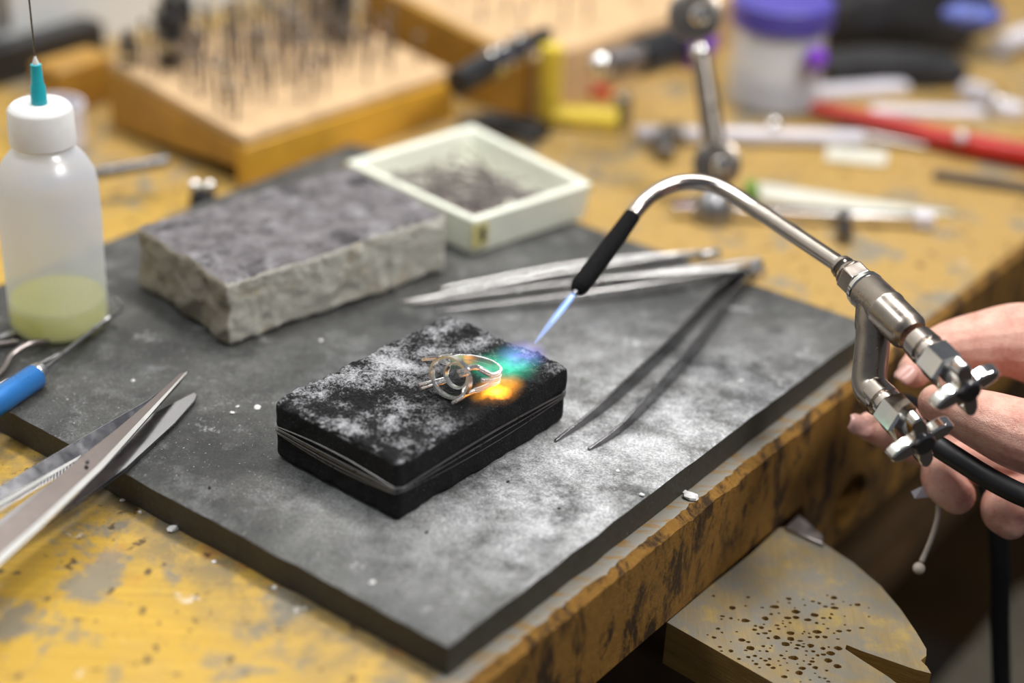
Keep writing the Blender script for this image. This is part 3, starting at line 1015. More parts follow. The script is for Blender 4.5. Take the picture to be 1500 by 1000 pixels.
ltab = part('label_tab', MB().box(lab + d1 * .0045 + nn * .0005, (.012, .0016, .015), d1, nn), 'yellow_tape', tray, 'yellowed tape on the tray corner', bevel=.0005)
part('tab_slot', MB().box(lab + d1 * .006 + nn * .0014, (.0035, .0008, .0085), d1, nn), 'black_plastic', ltab)
rp = random.Random(3)
d2 = (tc[3] - tc[0]).normalized()
for i in range(130):
    f, g = rp.uniform(.04, .96), rp.uniform(.04, .96)
    L = rp.uniform(.022, .046)
    p = ib_[0] + (ib_[1] - ib_[0]) * f + (ib_[3] - ib_[0]) * g
    an = rp.gauss(0, .5) + (math.pi / 2 if rp.random() < .25 else 0)
    d = (d2 * math.cos(an) + d1 * math.sin(an)).normalized()
    z = SLAB + .0045 + .0085 * (i / 130) + rp.uniform(-.0006, .0006)
    tl = rp.uniform(-.06, .06)
    A, B = p - d * L / 2, p + d * L / 2
    # keep the pin within the tray walls
    for q in (A, B):
        e1, e2 = (q - ib_[0]).dot(d1), (q - ib_[0]).dot(d2)
        l1, l2 = (ib_[1] - ib_[0]).length, (ib_[3] - ib_[0]).length
        e1c, e2c = min(max(e1, .002), l1 - .002), min(max(e2, .002), l2 - .002)
        q += d1 * (e1c - e1) + d2 * (e2c - e2)
    A.z, B.z = z + tl * L / 2, z - tl * L / 2
    single('metal_pin', MB().tube([A, B], rp.uniform(.0005, .0010), 6), 'pin_steel' if i % 4 else 'steel_satin', ('thin dull brown-grey' if i % 4 else 'smooth lighter grey') + ' metal pin in the heap inside the white tray', 'pin', ('dull' if i % 4 else 'lighter') + ' pins heaped in the white tray')

# ------------------------------------------------------------------ bur block
k0 = px(362, 278, 0); k1 = px(664, 172, 0)
ka = (k1 - k0).normalized(); kn = V((-ka.y, ka.x, 0)); KL = (k1 - k0).length; KD = .140
hf, hbk = .028, .042
bb_ = thing('bur_block', k0 + ka * KL / 2 + kn * KD / 2, 'sloping yellow wooden block holding many upright burs', 'tool block')
def kp(a, n, z): return k0 + ka * a + kn * n + V((0, 0, z))
def ktop(n): return hf + (hbk - hf) * n / KD
t_ = .010
part('front_board', MB().hexa([kp(0, 0, 0), kp(KL, 0, 0), kp(KL, t_, 0), kp(0, t_, 0)], [kp(0, 0, hf), kp(KL, 0, hf), kp(KL, t_, hf), kp(0, t_, hf)]), 'box_wood', bb_, bevel=.001)
for a in (0, KL - t_):
    part('side_board', MB().hexa([kp(a, t_, .012), kp(a + t_, t_, .012), kp(a + t_, KD, 0), kp(a, KD, 0)], [kp(a, t_, hf), kp(a + t_, t_, hf), kp(a + t_, KD, hbk), kp(a, KD, hbk)]), 'box_wood_shade_brown', bb_, bevel=.001)
part('back_board', MB().hexa([kp(t_, KD - t_, 0), kp(KL - t_, KD - t_, 0), kp(KL - t_, KD, 0), kp(t_, KD, 0)], [kp(t_, KD - t_, hbk), kp(KL - t_, KD - t_, hbk), kp(KL - t_, KD, hbk), kp(t_, KD, hbk)]), 'box_wood_shade_brown', bb_)
part('drilled_top', MB().hexa([kp(.001, .002, hf + .0004), kp(KL - .001, .002, hf + .0004), kp(KL - .001, KD - .001, hbk + .0004), kp(.001, KD - .001, hbk + .0004)],
                             [kp(.001, .002, hf + .006), kp(KL - .001, .002, hf + .006), kp(KL - .001, KD - .001, hbk + .006), kp(.001, KD - .001, hbk + .006)]), 'tan_wood', bb_, 'tan drilled top panel', bevel=.001)
rb2 = random.Random(8)
heads = {
    'round-headed': [(0, .0009), (.0005, .0018), (.0016, .0024), (.0028, .0018), (.0034, .0004)],
    'cone-headed': [(0, .0010), (.0008, .0024), (.0022, .0022), (.0062, .0003)],
    'cylinder-headed': [(0, .0010), (.0006, .0019), (.0060, .0019), (.0064, .0006)],
    'wheel-headed': [(0, .0009), (.0003, .0034), (.0016, .0034), (.0019, .0006)],
}
bur_mesh = {}
for kk, hp in heads.items():
    for hgt in (.020, .029):
        mbx = MB().lathe(V((0, 0, -.008)), V((0, 0, 1)), [(0, .00115), (hgt + .002, .00115), (hgt + .0035, .0008)] + [(hgt + .0035 + .0045 + h, r) for h, r in hp], 8)
        bur_mesh[(kk, hgt)] = mbx.mesh('bur', V((0, 0, 0)))
        bur_mesh[(kk, hgt)].materials.append(MATS['bur_steel'])
names = list(heads)
for i in range(14):
    for j in range(11):
        if rb2.random() < .14 or (j < 2 and rb2.random() < .55):
            continue
        a = .014 + (KL - .028) * i / 13 + rb2.uniform(-.002, .002)
        n = .022 + (KD - .034) * j / 10 + rb2.uniform(-.002, .002)
        kk = rb2.choice(names)
        o = bpy.data.objects.new('bur', bur_mesh[(kk, rb2.choice((.020, .029)))])
        COL.objects.link(o)
        o.location = kp(a, n, ktop(n) + .006)
        o.rotation_euler = (rb2.uniform(-.05, .05), rb2.uniform(-.05, .05), 0)
        tag(o, '%s steel bur standing in the sloping yellow block' % kk, 'bur', '%s burs in the sloping yellow block' % kk)
# bigger tools standing at the back of the block
def standing(name, label, cat, a, n, h, r, mat, cap_mat=None):
    t = thing(name, kp(a, n, ktop(n) + .0062), label, cat)
    p = kp(a, n, ktop(n) + .0062)
    part('shaft', MB().lathe(p, V((0, 0, 1)), [(0, r), (h * .7, r), (h * .72, r * .6), (h, r * .5)], 20), mat, t)
    part('collar', MB().lathe(p + V((0, 0, h * .25)), V((0, 0, 1)), [(0, r * 1.2), (h * .12, r * 1.2)], 20), cap_mat or 'chrome', t)
standing('mandrel', 'thick black mandrel standing at the right of the bur block', 'mandrel', KL - .030, .082, .050, .0085, 'black_plastic', 'steel_grey')
standing('mandrel', 'grey steel mandrel standing behind the thick black one', 'mandrel', KL - .020, .118, .055, .0065, 'steel_satin')
standing('mandrel', 'slim black mandrel standing near the back corner of the block', 'mandrel', .030, KD - .03, .050, .0075, 'black_plastic')
standing('mandrel', 'short dark mandrel on the wall-side corner of the block', 'mandrel', .010, KD - .012, .022, .0065, 'steel_dark')
standing('mandrel', 'dark mandrel between the burs along the wall side', 'mandrel', .055, KD - .012, .045, .007, 'black_plastic')
standing('mandrel', 'polished steel mandrel standing among the burs', 'mandrel', KL - .060, .100, .034, .0055, 'chrome')

# small black stand with bright balls in front of the block
st = thing('plug_stand', px(298, 312, 0), 'small black stand topped by two bright balls', 'stand')
p = px(298, 312, 0)
part('stand_body', MB().lathe(p, V((0, 0, 1)), [(0, .0085), (.002, .0092), (.014, .0075), (.016, .006)], 24), 'black_plastic', st)
for dx in (-.0045, .0045):
    part('bright_ball', MB().ball(p + V((dx, 0, .0175)), .0045, 16, 10), 'chrome', st)
single('steel_rod', MB().tube([px(60, 268, .018), px(245, 236, .022)], [.0042, .0036], 14), 'steel_dark', 'dark steel rod leaning against the side of the bur block', 'rod')
single('plastic_tub', MB().lathe(px(85, 215, 0), V((0, 0, 1)), [(0, .016), (.002, .018), (.03, .019), (.03, .017), (.003, .016)], 32), 'pale_plastic', 'small pale plastic tub behind the squeeze bottle', 'tub')
single('wood_offcut', MB().box(px(112, 150, 0) + V((0, 0, .016)), (.05, .03, .032), BD, BN), 'box_wood_shade_brown', 'brown wood offcut between the bur block and the wall', 'offcut', bevel=.002)
single('wall_foot_strip', MB().box(bw(.10, .672, .0135), (.56, .022, .026), BD, BN), 'black_plastic', 'black strip along the foot of the wall', 'cable duct', bevel=.002)  # black strip filling the dark band below the wall
single('wall_line', MB().tube(bez([bw(.3, .684, .9), bw(.305, .684, .3), bw(.31, .684, .032)], 6), .004, 10), 'steel_grey', 'thin grey line running down the wall behind the bottle', 'cable')  # thin grey tube for the dark vertical line on the wall

# ------------------------------------------------------------------ second bur board behind
q0 = px(775, 172, 0); 
QL, QD = .25, .16
b2 = thing('drill_block', q0 + ka * QL / 2 + kn * QD / 2, 'plain tan wooden drill block behind the yellow frame', 'tool block')
def qp(a, n, z): return q0 + ka * a + kn * n + V((0, 0, z))
part('block_body', MB().hexa([qp(0, 0, 0), qp(QL, 0, 0), qp(QL, QD, 0), qp(0, QD, 0)], [qp(0, 0, .040), qp(QL, 0, .040), qp(QL, QD, .062), qp(0, QD, .062)]), 'tan_wood', b2, bevel=.0015)
part('shaded_end_board', MB().hexa([qp(-.008, 0, 0), qp(-.0002, 0, 0), qp(-.0002, QD, 0), qp(-.008, QD, 0)], [qp(-.008, 0, .042), qp(-.0002, 0, .042), qp(-.0002, QD, .064), qp(-.008, QD, .064)]), 'box_wood_shade_brown', b2, bevel=.001)  # end face of the block, its shade put into a darker wood colour
for i in range(9):
    for j in range(4):
        if rb2.random() < .25: continue
        n = .03 + .036 * j
        o = bpy.data.objects.new('bur', bur_mesh[('round-headed', .020)])
        COL.objects.link(o)
        o.location = qp(.02 + .026 * i + rb2.uniform(-.003, .003), n, .040 + .022 * n / QD)
        tag(o, 'thin steel bur standing in the plain tan drill block', 'bur', 'burs in the tan drill block')

# black handpiece lying over the end of the blocks
hpz = .058
A, B = px(668, 122, .050), px(805, 48, .058)
hp_ = thing('handpiece', (A + B) / 2, 'black rotary handpiece with bright rings lying across the block end', 'handpiece')
d = (B - A).normalized(); L = (B - A).length
part('grip', MB().lathe(A, d, [(0, .004), (.001, .009), (L * .55, .0095), (L * .6, .008), (L * .95, .0065), (L, .003)], 24), 'black_plastic', hp_)
for f in (.33, .45, .62):
    part('ring_band', MB().lathe(A + d * L * f, d, [(0, .0100), (.0005, .0104), (.0055, .0104), (.006, .0100)], 24), 'chrome', hp_)

# yellow frame: bent bar
yf = thing('clamp_frame', px(800, 175, 0), 'yellow painted bent metal clamp frame standing on the bench', 'clamp')
yl = [(px(803, 168, .006) + V((0, 0, .050))), px(803, 168, .006) + V((0, 0, .012)), px(812, 170, .006), px(905, 178, .006)]
part('bent_bar', MB().tube(bez([tuple(p) for p in yl], 8), .0085, 8), 'yellow_paint', yf)
part('clamp_jaw', MB().box(px(912, 162, .012), (.010, .010, .024), ka), 'steel_grey', yf, bevel=.002)
# dark flat pliers behind the tray
pl = thing('small_pliers', px(760, 185, 0), 'small black pliers lying behind the white tray', 'pliers')
part('handle', MB().tube(bez([tuple(px(700, 172, .006)), tuple(px(745, 176, .006)), tuple(px(800, 192, .006))], 6), [.0045] * 6 + [.005] * 6 + [.006], 10), 'black_rubber', pl)
part('handle', MB().tube(bez([tuple(px(700, 178, .006)), tuple(px(735, 190, .006)), tuple(px(790, 202, .006))], 6), [.004] * 13, 10), 'black_rubber', pl)
part('jaw', MB().box(px(690, 175, .006), (.016, .008, .007), (px(745, 176) - px(690, 172)).normalized()), 'steel_dark', pl, bevel=.001)

# second handpiece with purple cap
A, B = px(880, 98, .060), px(955, 78, .062)
h2 = thing('handpiece', (A + B) / 2, 'steel handpiece with a glossy purple cap', 'handpiece')
d = (B - A).normalized(); L = (B - A).length
part('steel_nose', MB().lathe(A, d, [(0, .005), (.002, .0105), (L * .75, .0105)], 24), 'steel_satin', h2)
part('bright_ball', MB().ball(A + V((0, -.004, .003)), .009, 16, 10), 'chrome', h2)
part('grip', MB().lathe(A + d * L * .75, d, [(0, .0135), (.03, .0135), (.034, .011)], 24), 'black_plastic', h2)
part('purple_cap', MB().lathe(A + d * (L * .75 + .034), d, [(0, .013), (.004, .017), (.018, .017), (.026, .011), (.029, .003)], 24), 'purple_plastic', h2)
single('tool_roll', MB().tube(bez([tuple(px(872, 78, .012)), tuple(px(960, 48, .014)), tuple(px(1010, 20, .014))], 6), .012, 12), 'black_cloth', 'dark cloth roll behind the purple-capped handpiece', 'tool roll')
single('rubber_wheel', MB().lathe(px(880, 140, .0), V((0, 0, 1)), [(0, .008), (.005, .008), (.005, .002)], 20), 'red_handle', 'small dark red wheel lying by the clamp jaw', 'wheel')

# ------------------------------------------------------------------ third hand stand
DTH = 1.055
th = thing('third_hand', px(1042, 330, 0), 'steel ball-jointed third hand standing behind the torch neck', 'third hand')
foot = px(1042, 322, 0)
part('foot', MB().lathe(foot, V((0, 0, 1)), [(0, .0125), (.004, .013), (.013, .0105), (.019, .006), (.021, .003)], 28), 'steel_grey', th)
J1 = pd(1050, 240, DTH); J2 = pd(1018, 22, DTH)
part('stem', MB().tube([foot + V((0, 0, .018)), J1], .0042, 12), 'steel_satin', th)
cdir = (CAM - J1).normalized()
def joint(J, s_):
    g = part('joint_disc', MB().lathe(J - cdir * .006, cdir, [(0, .011 * s_), (.001, .0148 * s_), (.010, .0148 * s_), (.0115, .0115 * s_)], 32), 'nickel_dull', th)
    part('clamp_screw', MB().lathe(J + cdir * .0045 + RT * .003 - UPV * .001, cdir, [(0, .0056), (.005, .0056), (.0072, .004), (.008, .0016)], 24), 'chrome', g)
joint(J1, 1.0)
joint(J2, 1.12)
part('arm', MB().tube([J1 + (J2 - J1) * .12, J1 + (J2 - J1) * .72], [.0076, .0062], 16), 'nickel_dull', th)
part('ball_stud', MB().ball(J1 + (J2 - J1) * .75, .0062, 18, 12), 'chrome', th)
part('upper_arm', MB().tube([J2, J2 + V((-.008, .03, .09))], .0055, 14), 'nickel_dull', th)

# ------------------------------------------------------------------ tools at the right rear
sf = thing('saw_frame', px(1180, 318, 0), 'bright steel saw frame bar with a dark thumbscrew', 'saw frame')
A, B = px(985, 306, .0055), px(1352, 321, .0055)
d = (B - A).normalized()
part('bar', MB().box((A + B) / 2, ((B - A).length, .0085, .0065), d), 'steel_bright', sf, bevel=.0008)
part('thumbscrew', MB().lathe(px(1237, 348, .0055), (px(1237, 318, .0055) - px(1237, 348, .0055)).normalized(), [(0, .003), (.001, .0052), (.008, .0052), (.010, .0025), (.016, .0025)], 16), 'steel_dark', sf)
part('clamp_block', MB().box(px(1236, 321, .0065), (.007, .012, .011), d), 'steel_dark', sf, bevel=.001)
part('end_block', MB().box(px(1352, 321, .006), (.012, .011, .009), d), 'pale_plastic', sf, bevel=.001)
single('steel_scraper', MB().plate([px(1112, 266, .004), px(1300, 296, .004), px(1400, 311, .003), px(1300, 312, .004), px(1113, 289, .004)], .0028), 'cream_steel', 'pale tapered steel scraper lying behind the saw frame', 'scraper', bevel=.0005)
single('plastic_clip', MB().box(px(1100, 280, .006), (.008, .016, .011), d), 'green_plastic', 'small green plastic clip beside the scraper', 'clip', bevel=.002)
cl = thing('caliper', px(1080, 200, 0), 'steel sliding caliper lying beyond the third hand', 'caliper')
A, B = px(932, 194, .006), px(1266, 202, .006)
d = (B - A).normalized()
part('beam', MB().box((A + B) / 2, ((B - A).length, .0125, .006), d), 'pale_plastic', cl, bevel=.0006)
part('jaw', MB().box(px(972, 214, .007), (.010, .030, .010), d), 'steel_dark', cl, bevel=.001)
part('slider', MB().box(px(985, 196, .008), (.014, .016, .011), d), 'steel_dark', cl, bevel=.001)
part('lock_screw', MB().ball(px(1133, 184, .0125), .0055, 14, 8), 'chrome', cl)
single('steel_rule', MB().plate([px(1212, 214, .0025), px(1300, 221, .0025), px(1298, 241, .0025), px(1208, 233, .0025)], .0018), 'cream_steel', 'short pale steel rule beside the caliper', 'rule')
single('steel_file', MB().tube([px(1270, 200, .004), px(1360, 216, .003)], [.0035, .0015], 10), 'steel_satin', 'slim steel file lying past the caliper end', 'file')
rd = thing('pliers', px(1400, 200, 0), 'long red-handled pliers lying across the bench', 'pliers')
part('handle', MB().tube(bez([tuple(px(1190, 158, .009)), tuple(px(1290, 180, .009)), tuple(px(1400, 208, .009)), tuple(px(1560, 238, .009))], 8), [.005 + .0045 * i / 24 for i in range(25)], 14), 'red_handle', rd)
part('rivet', MB().ball(px(1408, 200, .017), .0042, 14, 8), 'pale_plastic', rd)
single('needle_file', MB().box((px(1368, 254, .004) + px(1560, 282, .004)) / 2, ((px(1560, 282, .004) - px(1368, 254, .004)).length, .0085, .004), (px(1560, 282, .004) - px(1368, 254, .004)).normalized()), 'steel_dark', 'flat dark file lying near the bench edge', 'file', bevel=.0006)
# glass jar
jc = px(1130, 150, 0)
jr = thing('glass_jar', jc, 'clear jar with a violet-blue lid and blue contents', 'jar')
part('jar_body', MB().lathe(jc, V((0, 0, 1)), [(.0005, .03), (.003, .0335), (.055, .0335), (.060, .031), (.060, .029), (.0545, .0312), (.004, .031), (.003, .001)], 40), 'jar_glass', jr)
part('contents', MB().lathe(jc, V((0, 0, 1)), [(.0045, .001), (.0045, .0295), (.020, .0295), (.022, .001)], 32), 'blue_beads', jr)
part('paper_insert', MB().lathe(jc, V((0, 0, 1)), [(.0225, .001), (.0225, .027), (.054, .027), (.054, .001)], 32), 'pale_plastic', jr)
part('lid', MB().lathe(jc, V((0, 0, 1)), [(.0605, .032), (.061, .0365), (.077, .0365), (.079, .0345), (.079, .001)], 40), 'blue_lid', jr)
single('purple_pen', MB().lathe(px(1180, 128, .004), (px(1205, 60, .07) - px(1180, 128, .004)).normalized(), [(0, .003), (.002, .0055), (.06, .0055), (.066, .0075), (.076, .0075), (.08, .002)], 20), 'purple_plastic', 'purple pen leaning against the glass jar', 'pen')
# black bag and dark tools
def blob(name, label, cat, c, size, mat, rot=0, seed=0, group=None):
    mb = MB().ball((0, 0, 0), 1.0, 40, 24)
    R2 = Matrix.Rotation(rot, 3, 'Z')
    vs = []
    for p in mb.v:
        q = V((math.copysign(abs(p.x) ** .75, p.x), math.copysign(abs(p.y) ** .75, p.y), math.copysign(abs(p.z) ** .75, p.z)))
        k = 1 + .16 * noise.noise(p * 1.7 + V((seed, 0, 0))) + .07 * noise.noise(p * 4.5 + V((seed, 3, 0)))
        q = V((q.x * size[0], q.y * size[1], q.z * size[2])) * k
        q.z = max(q.z, -size[2] * .92)
        vs.append(R2 @ q + V(c) + V((0, 0, size[2] * .92)))
    mb.v = vs
    return single(name, mb, mat, label, cat, group)
blob('tool_bag', 'slumped black cloth tool bag at the back of the bench', 'bag', px(1325, 88, 0) + V((-.005, .03, 0)), (.072, .045, .040), 'black_cloth', .15, 2)
blob('leather_glove', 'black crumpled glove lying in front of the tool bag', 'glove', px(1300, 118, 0), (.055, .022, .012), 'black_cloth', .1, 7)
def bar(name, label, cat, a, b, wdt, h, mat, z=.0):
    A, B = px(a[0], a[1], z), px(b[0], b[1], z)
    d = (B - A).normalized()
    return single(name, MB().box((A + B) / 2 + V((0, 0, h / 2)), ((B - A).length, wdt, h), d), mat, label, cat, bevel=min(h, wdt) * .2)
bar('steel_square', 'pale steel bar lying behind the red pliers', 'bar', (1118, 150), (1325, 134), .016, .008, 'pale_plastic')
bar('steel_bar', 'long flat steel bar touching the red pliers handle', 'bar', (1275, 168), (1440, 172), .012, .006, 'pale_plastic')
bar('plastic_block', 'small white block beside the black glove', 'block', (1405, 142), (1448, 152), .014, .012, 'pale_plastic')
bar('steel_block', 'white steel block at the end of the flat bar', 'block', (1458, 168), (1495, 178), .015, .012, 'pale_plastic')
single('marker_pen', MB().tube([px(1466, 66, .012), px(1580, 26, .012)], .0085, 14), 'pale_plastic', 'grey marker pen lying beside the black bag', 'pen')
single('steel_ball', MB().ball(px(1463, 150, .006), .0065, 18, 12), 'chrome', 'bright steel ball beside the white blocks', 'ball')
single('blue_stopper', MB().lathe(px(1398, 120, .0), V((0, 0, 1)), [(0, .008), (.010, .0075), (.012, .004)], 20), 'blue_lid', 'small blue cap standing by the black glove', 'cap')
single('blue_cloth', MB().ball(px(1425, 22, .068), .014, 20, 12, (1.6, 1, .6)), 'blue_beads', 'blue cloth bundle on top of the black bag', 'cloth')

# ------------------------------------------------------------------ bench pin
zp = -.0545
pin = thing('bench_pin', px(1150, 860, zp) - V((0, 0, .03)), 'worn wooden bench pin full of drill holes with a slot', 'bench pin')
outl = [(977, 911), (1040, 858), (1100, 811), (1141, 773), (1160, 772), (1208, 797), (1250, 824), (1290, 858), (1320, 893), (1342, 925), (1357, 950), (1357, 960), (1349, 967), (1358, 976), (1364, 986),
        (1340, 980), (1300, 966), (1262, 953), (1240, 944), (1238, 950), (1262, 966), (1300, 990), (1345, 1025), (1290, 1080), (1220, 1052), (1133, 1000)]
outer = [px(x, y, zp).to_2d() for x, y in outl]
rh = random.Random(5)
holes, hc_ = [], []
tries = 0
while len(holes) < 150 and tries < 8000:
    tries += 1
    x, y = rh.gauss(1165, 62), rh.gauss(950, 36)
    if rh.random() < .07: x, y = rh.uniform(1090, 1260), rh.uniform(860, 930)
    if not (1035 < x < 1285 and 850 < y < 1040): continue
    if y < 911 + (x - 977) * .0 - 40 or y > 930 + (x - 1010) * .50: continue
    if x > 1228 and 925 < y < 990: continue
    if (x - 1215) * .8 + (y - 938) > 70: continue
    c2 = px(x, y, zp).to_2d()
    r = rh.choice((.0005, .0006, .0008, .0009, .0012, .0016))
    if any((c2 - c3).length < r + r3 + .0006 for c3, r3 in hc_): continue
    hc_.append((c2, r))
    an0 = rh.random() * 6
    st_ = rh.uniform(1, 1.7)
    holes.append([(c2.x + r * st_ * math.cos(an0 + k * math.pi / 4) * rh.uniform(.8, 1.15), c2.y + r * math.sin(an0 + k * math.pi / 4) * rh.uniform(.8, 1.15)) for k in range(8)])
bm = prism_holes([tuple(p) for p in outer], holes, zp - .024, zp, zp - .006)
off = root_off(pin)
for f in bm.faces:
    if f.normal.z > .5 and all(abs(v.co.z - zp) < 1e-6 for v in f.verts):
        f.material_index = 0
    else:
        f.material_index = 1
for v in bm.verts:
    v.co = v.co - off
me = bpy.data.meshes.new('pin_body'); bm.to_mesh(me); bm.free()
me.materials.append(MATS['pin_wood']); me.materials.append(MATS['pin_side_wood'])
o = bpy.data.objects.new('pin_body', me); COL.objects.link(o); o.parent = pin
part('mount_plate', MB().plate([px(1150, 772, zp + .002), px(1170, 752, zp + .002), px(1206, 784, zp + .002), px(1206, 797, zp + .002)], .004), 'steel_satin', pin, 'pale metal mounting plate behind the pin', bevel=.0006)

# ------------------------------------------------------------------ torch
tch = thing('torch', pd(1300, 470, .79), 'bent-neck jeweller torch with two valve knobs in the hand', 'torch')
tip_p = pd(844, 426, .818)
path = [(tip_p), pd(868, 395, .826), pd(905, 345, .840), pd(938, 301, .850), pd(965, 279, .857), pd(995, 268, .861), pd(1030, 268, .861), pd(1065, 280, .856), pd(1110, 308, .844), pd(1175, 351, .822), pd(1238, 393, .800)]
sm = [V(q) for q in bez([tuple(p) for p in path], 8)]
rn = .0041
part('neck', MB().tube(sm[20:], rn, 24), 'nickel', tch)
tipn = sm[:22]
ttip = part('tip', MB().tube(tipn, [.0026, .0036, .0042] + [.0046] * 12 + [.0046 - .0004 * i / 6 for i in range(7)], 24), 'sooty_tip', tch, 'soot-blackened torch tip')
part('tip_orifice', MB().tube([tip_p + (tip_p - sm[2]).normalized() * .0022, sm[1]], [.0013, .0018], 14), 'steel_dark', ttip)
AX = (pd(1425, 576, .724) - pd(1238, 393, .800)).normalized()
b0 = pd(1232, 389, .801)
def along(t): return b0 + AX * t
PX = .800 / F_PX
bodylen = (pd(1425, 576, .724) - b0).length
# collars and hex
part('collar', MB().lathe(along(0.0), AX, [(-.001, .0044), (0.0, .0055), (.0022, .0058), (.0026, .0050), (.0052, .0056), (.0070, .0070), (.0082, .0072), (.0086, .0066)], 32), 'nickel', tch)
part('hex_nut', MB().lathe(along(.0088), AX, [(0, .0074), (.0012, .0086), (.0094, .0086), (.0104, .0076)], 6, rot=.3), 'nickel', tch, bevel=.0004)
part('flange', MB().lathe(along(.0190), AX, [(0, .0078), (.0006, .0090), (.0028, .0092), (.0034, .0084)], 32), 'chrome', tch)
part('torch_body', MB().lathe(along(.0222), AX, [(0, .0086), (.0008, .0090), (.0150, .0092), (.0158, .0096), (.0172, .0096), (.0180, .0092), (.034, .0090), (.0365, .0078), (.038, .0070)], 36), 'nickel_dull', tch, angle=30)
# lower branch of the Y
y0 = along(.030); y1 = pd(1274, 562, .777); y2 = pd(1292, 586, .769)
br_ = MB().tube(bez([tuple(y0), tuple(y0 * .5 + y1 * .5), tuple(y1), tuple(y2)], 6), [.0088] * 5 + [.0080] * 9 + [.0082] * 5, 24)
part('side_branch', br_, 'nickel_dull', tch, angle=60)
def valve(base, name_):
    g = part('valve_stem', MB().lathe(base, AX, [(-.006, .0076), (.001, .0080), (.0016, .0068), (.0036, .0068), (.0040, .0078), (.006, .0078)], 32), 'nickel', tch)
    part('hex_nut', MB().lathe(base + AX * .006, AX, [(0, .0084), (.0008, .0092), (.0125, .0092), (.0138, .0080)], 6, rot=.15), 'chrome', g)
    part('spindle', MB().lathe(base + AX * .019, AX, [(0, .0046), (.010, .0044)], 20), 'steel_dark', g)
    kc = base + AX * .0265
    u, v, a = frame_from(AX)
    n = 96
    outl = []
    for k in range(n):
        t = 2 * math.pi * k / n
        r = .0066 + .0088 * max(0, math.cos(2 * (t - .42))) ** 3.2 * 1.0
        c4 = abs(math.cos(2 * (t - .42)))
        r = .0060 + .0104 * c4 ** 2.8
        outl.append((r * math.cos(t), r * math.sin(t)))
    bot_ = [kc + u * x + v * y for x, y in outl]
    top_ = [kc + a * .0062 + u * x * .97 + v * y * .97 for x, y in outl]
    part('knob', MB().hexa(bot_, top_), 'chrome', g, bevel=.0008, angle=45)
    part('knob_boss', MB().lathe(kc + a * .0055, a, [(0, .0056), (.0020, .0054), (.0026, .0046)], 28), 'steel_dark', g)
v1 = pd(1362, 503, .748)
v1 = along((v1 - b0).dot(AX))
valve(v1, 'upper')
valve(pd(1293, 586, .768), 'lower')
part('rear_handle', MB().lathe(along(.040) - AX * 0 , AX, [(0, .0066), (.004, .0064)], 20), 'nickel_dull', tch)
# hoses leaving behind the hand
def hose(pts, r):
    return MB().tube(bez([tuple(pd(*q)) for q in pts], 8), r, 16)
# one passes in front of the curled fingers, the other behind them and down
part('hose', hose([(1350, 638, .796), (1400, 670, .792), (1450, 701, .787), (1500, 726, .781), (1570, 752, .775), (1640, 800, .775), (1660, 950, .79), (1660, 1100, .80)], .0052), 'black_rubber', tch, 'black rubber gas hose')
part('hose', hose([(1290, 572, .800), (1302, 588, .825), (1330, 592, .850), (1380, 620, .872), (1430, 680, .876), (1455, 740, .872), (1465, 820, .876), (1465, 920, .893), (1470, 1100, .93)], .0050), 'black_rubber', tch, 'black rubber gas hose')

# flame
fm = thing('torch_flame', px(790, 498, TOPZ), 'thin blue torch flame spreading green and violet over charcoal', 'flame')
fa = tip_p + (tip_p - sm[2]).normalized() * .001
fb_ = px(783, 503, TOPZ + .002)
def mixp(t): return fa + (fb_ - fa) * t
part('jet', MB().tube([mixp(t) for t in (0, .12, .3, .5, .75, 1.0)], [.0013, .0019, .0020, .0018, .0014, .0007], 16), 'flame_blue', fm, 'thin blue flame jet')
part('jet_core', MB().tube([mixp(t) for t in (0.01, .15, .35, .6)], [.0007, .0009, .0007, .0003], 12), 'flame_core', fm)
def plume(c, size, mat, direction, label):
    me = MB().ball((0, 0, 0), 1.0, 24, 14).mesh('plume')
    o = bpy.data.objects.new('plume', me)
    me.materials.append(MATS[mat]); COL.objects.link(o)
    o.parent = fm
    o.location = c - fm.location
    o.rotation_euler = (0, 0, direction)
    o.scale = size
    o['label'] = label
    return o
dirf = math.atan2(hot.y - fb_.y, hot.x - fb_.x)
plume(px(764, 522, TOPZ + .0005), (.017, .014, .0050), 'flame_violet', dirf, 'violet flame edge')
plume(px(745, 540, TOPZ + .001), (.022, .0155, .0105), 'flame_green', dirf - .3, 'green flame lick')
plume(px(706, 534, TOPZ + .002), (.010, .009, .0045), 'flame_green', dirf, 'green flame lick')
plume(px(729, 572, TOPZ + .0005), (.018, .011, .0060), 'flame_orange', ANG, 'orange glow of the heated charcoal')

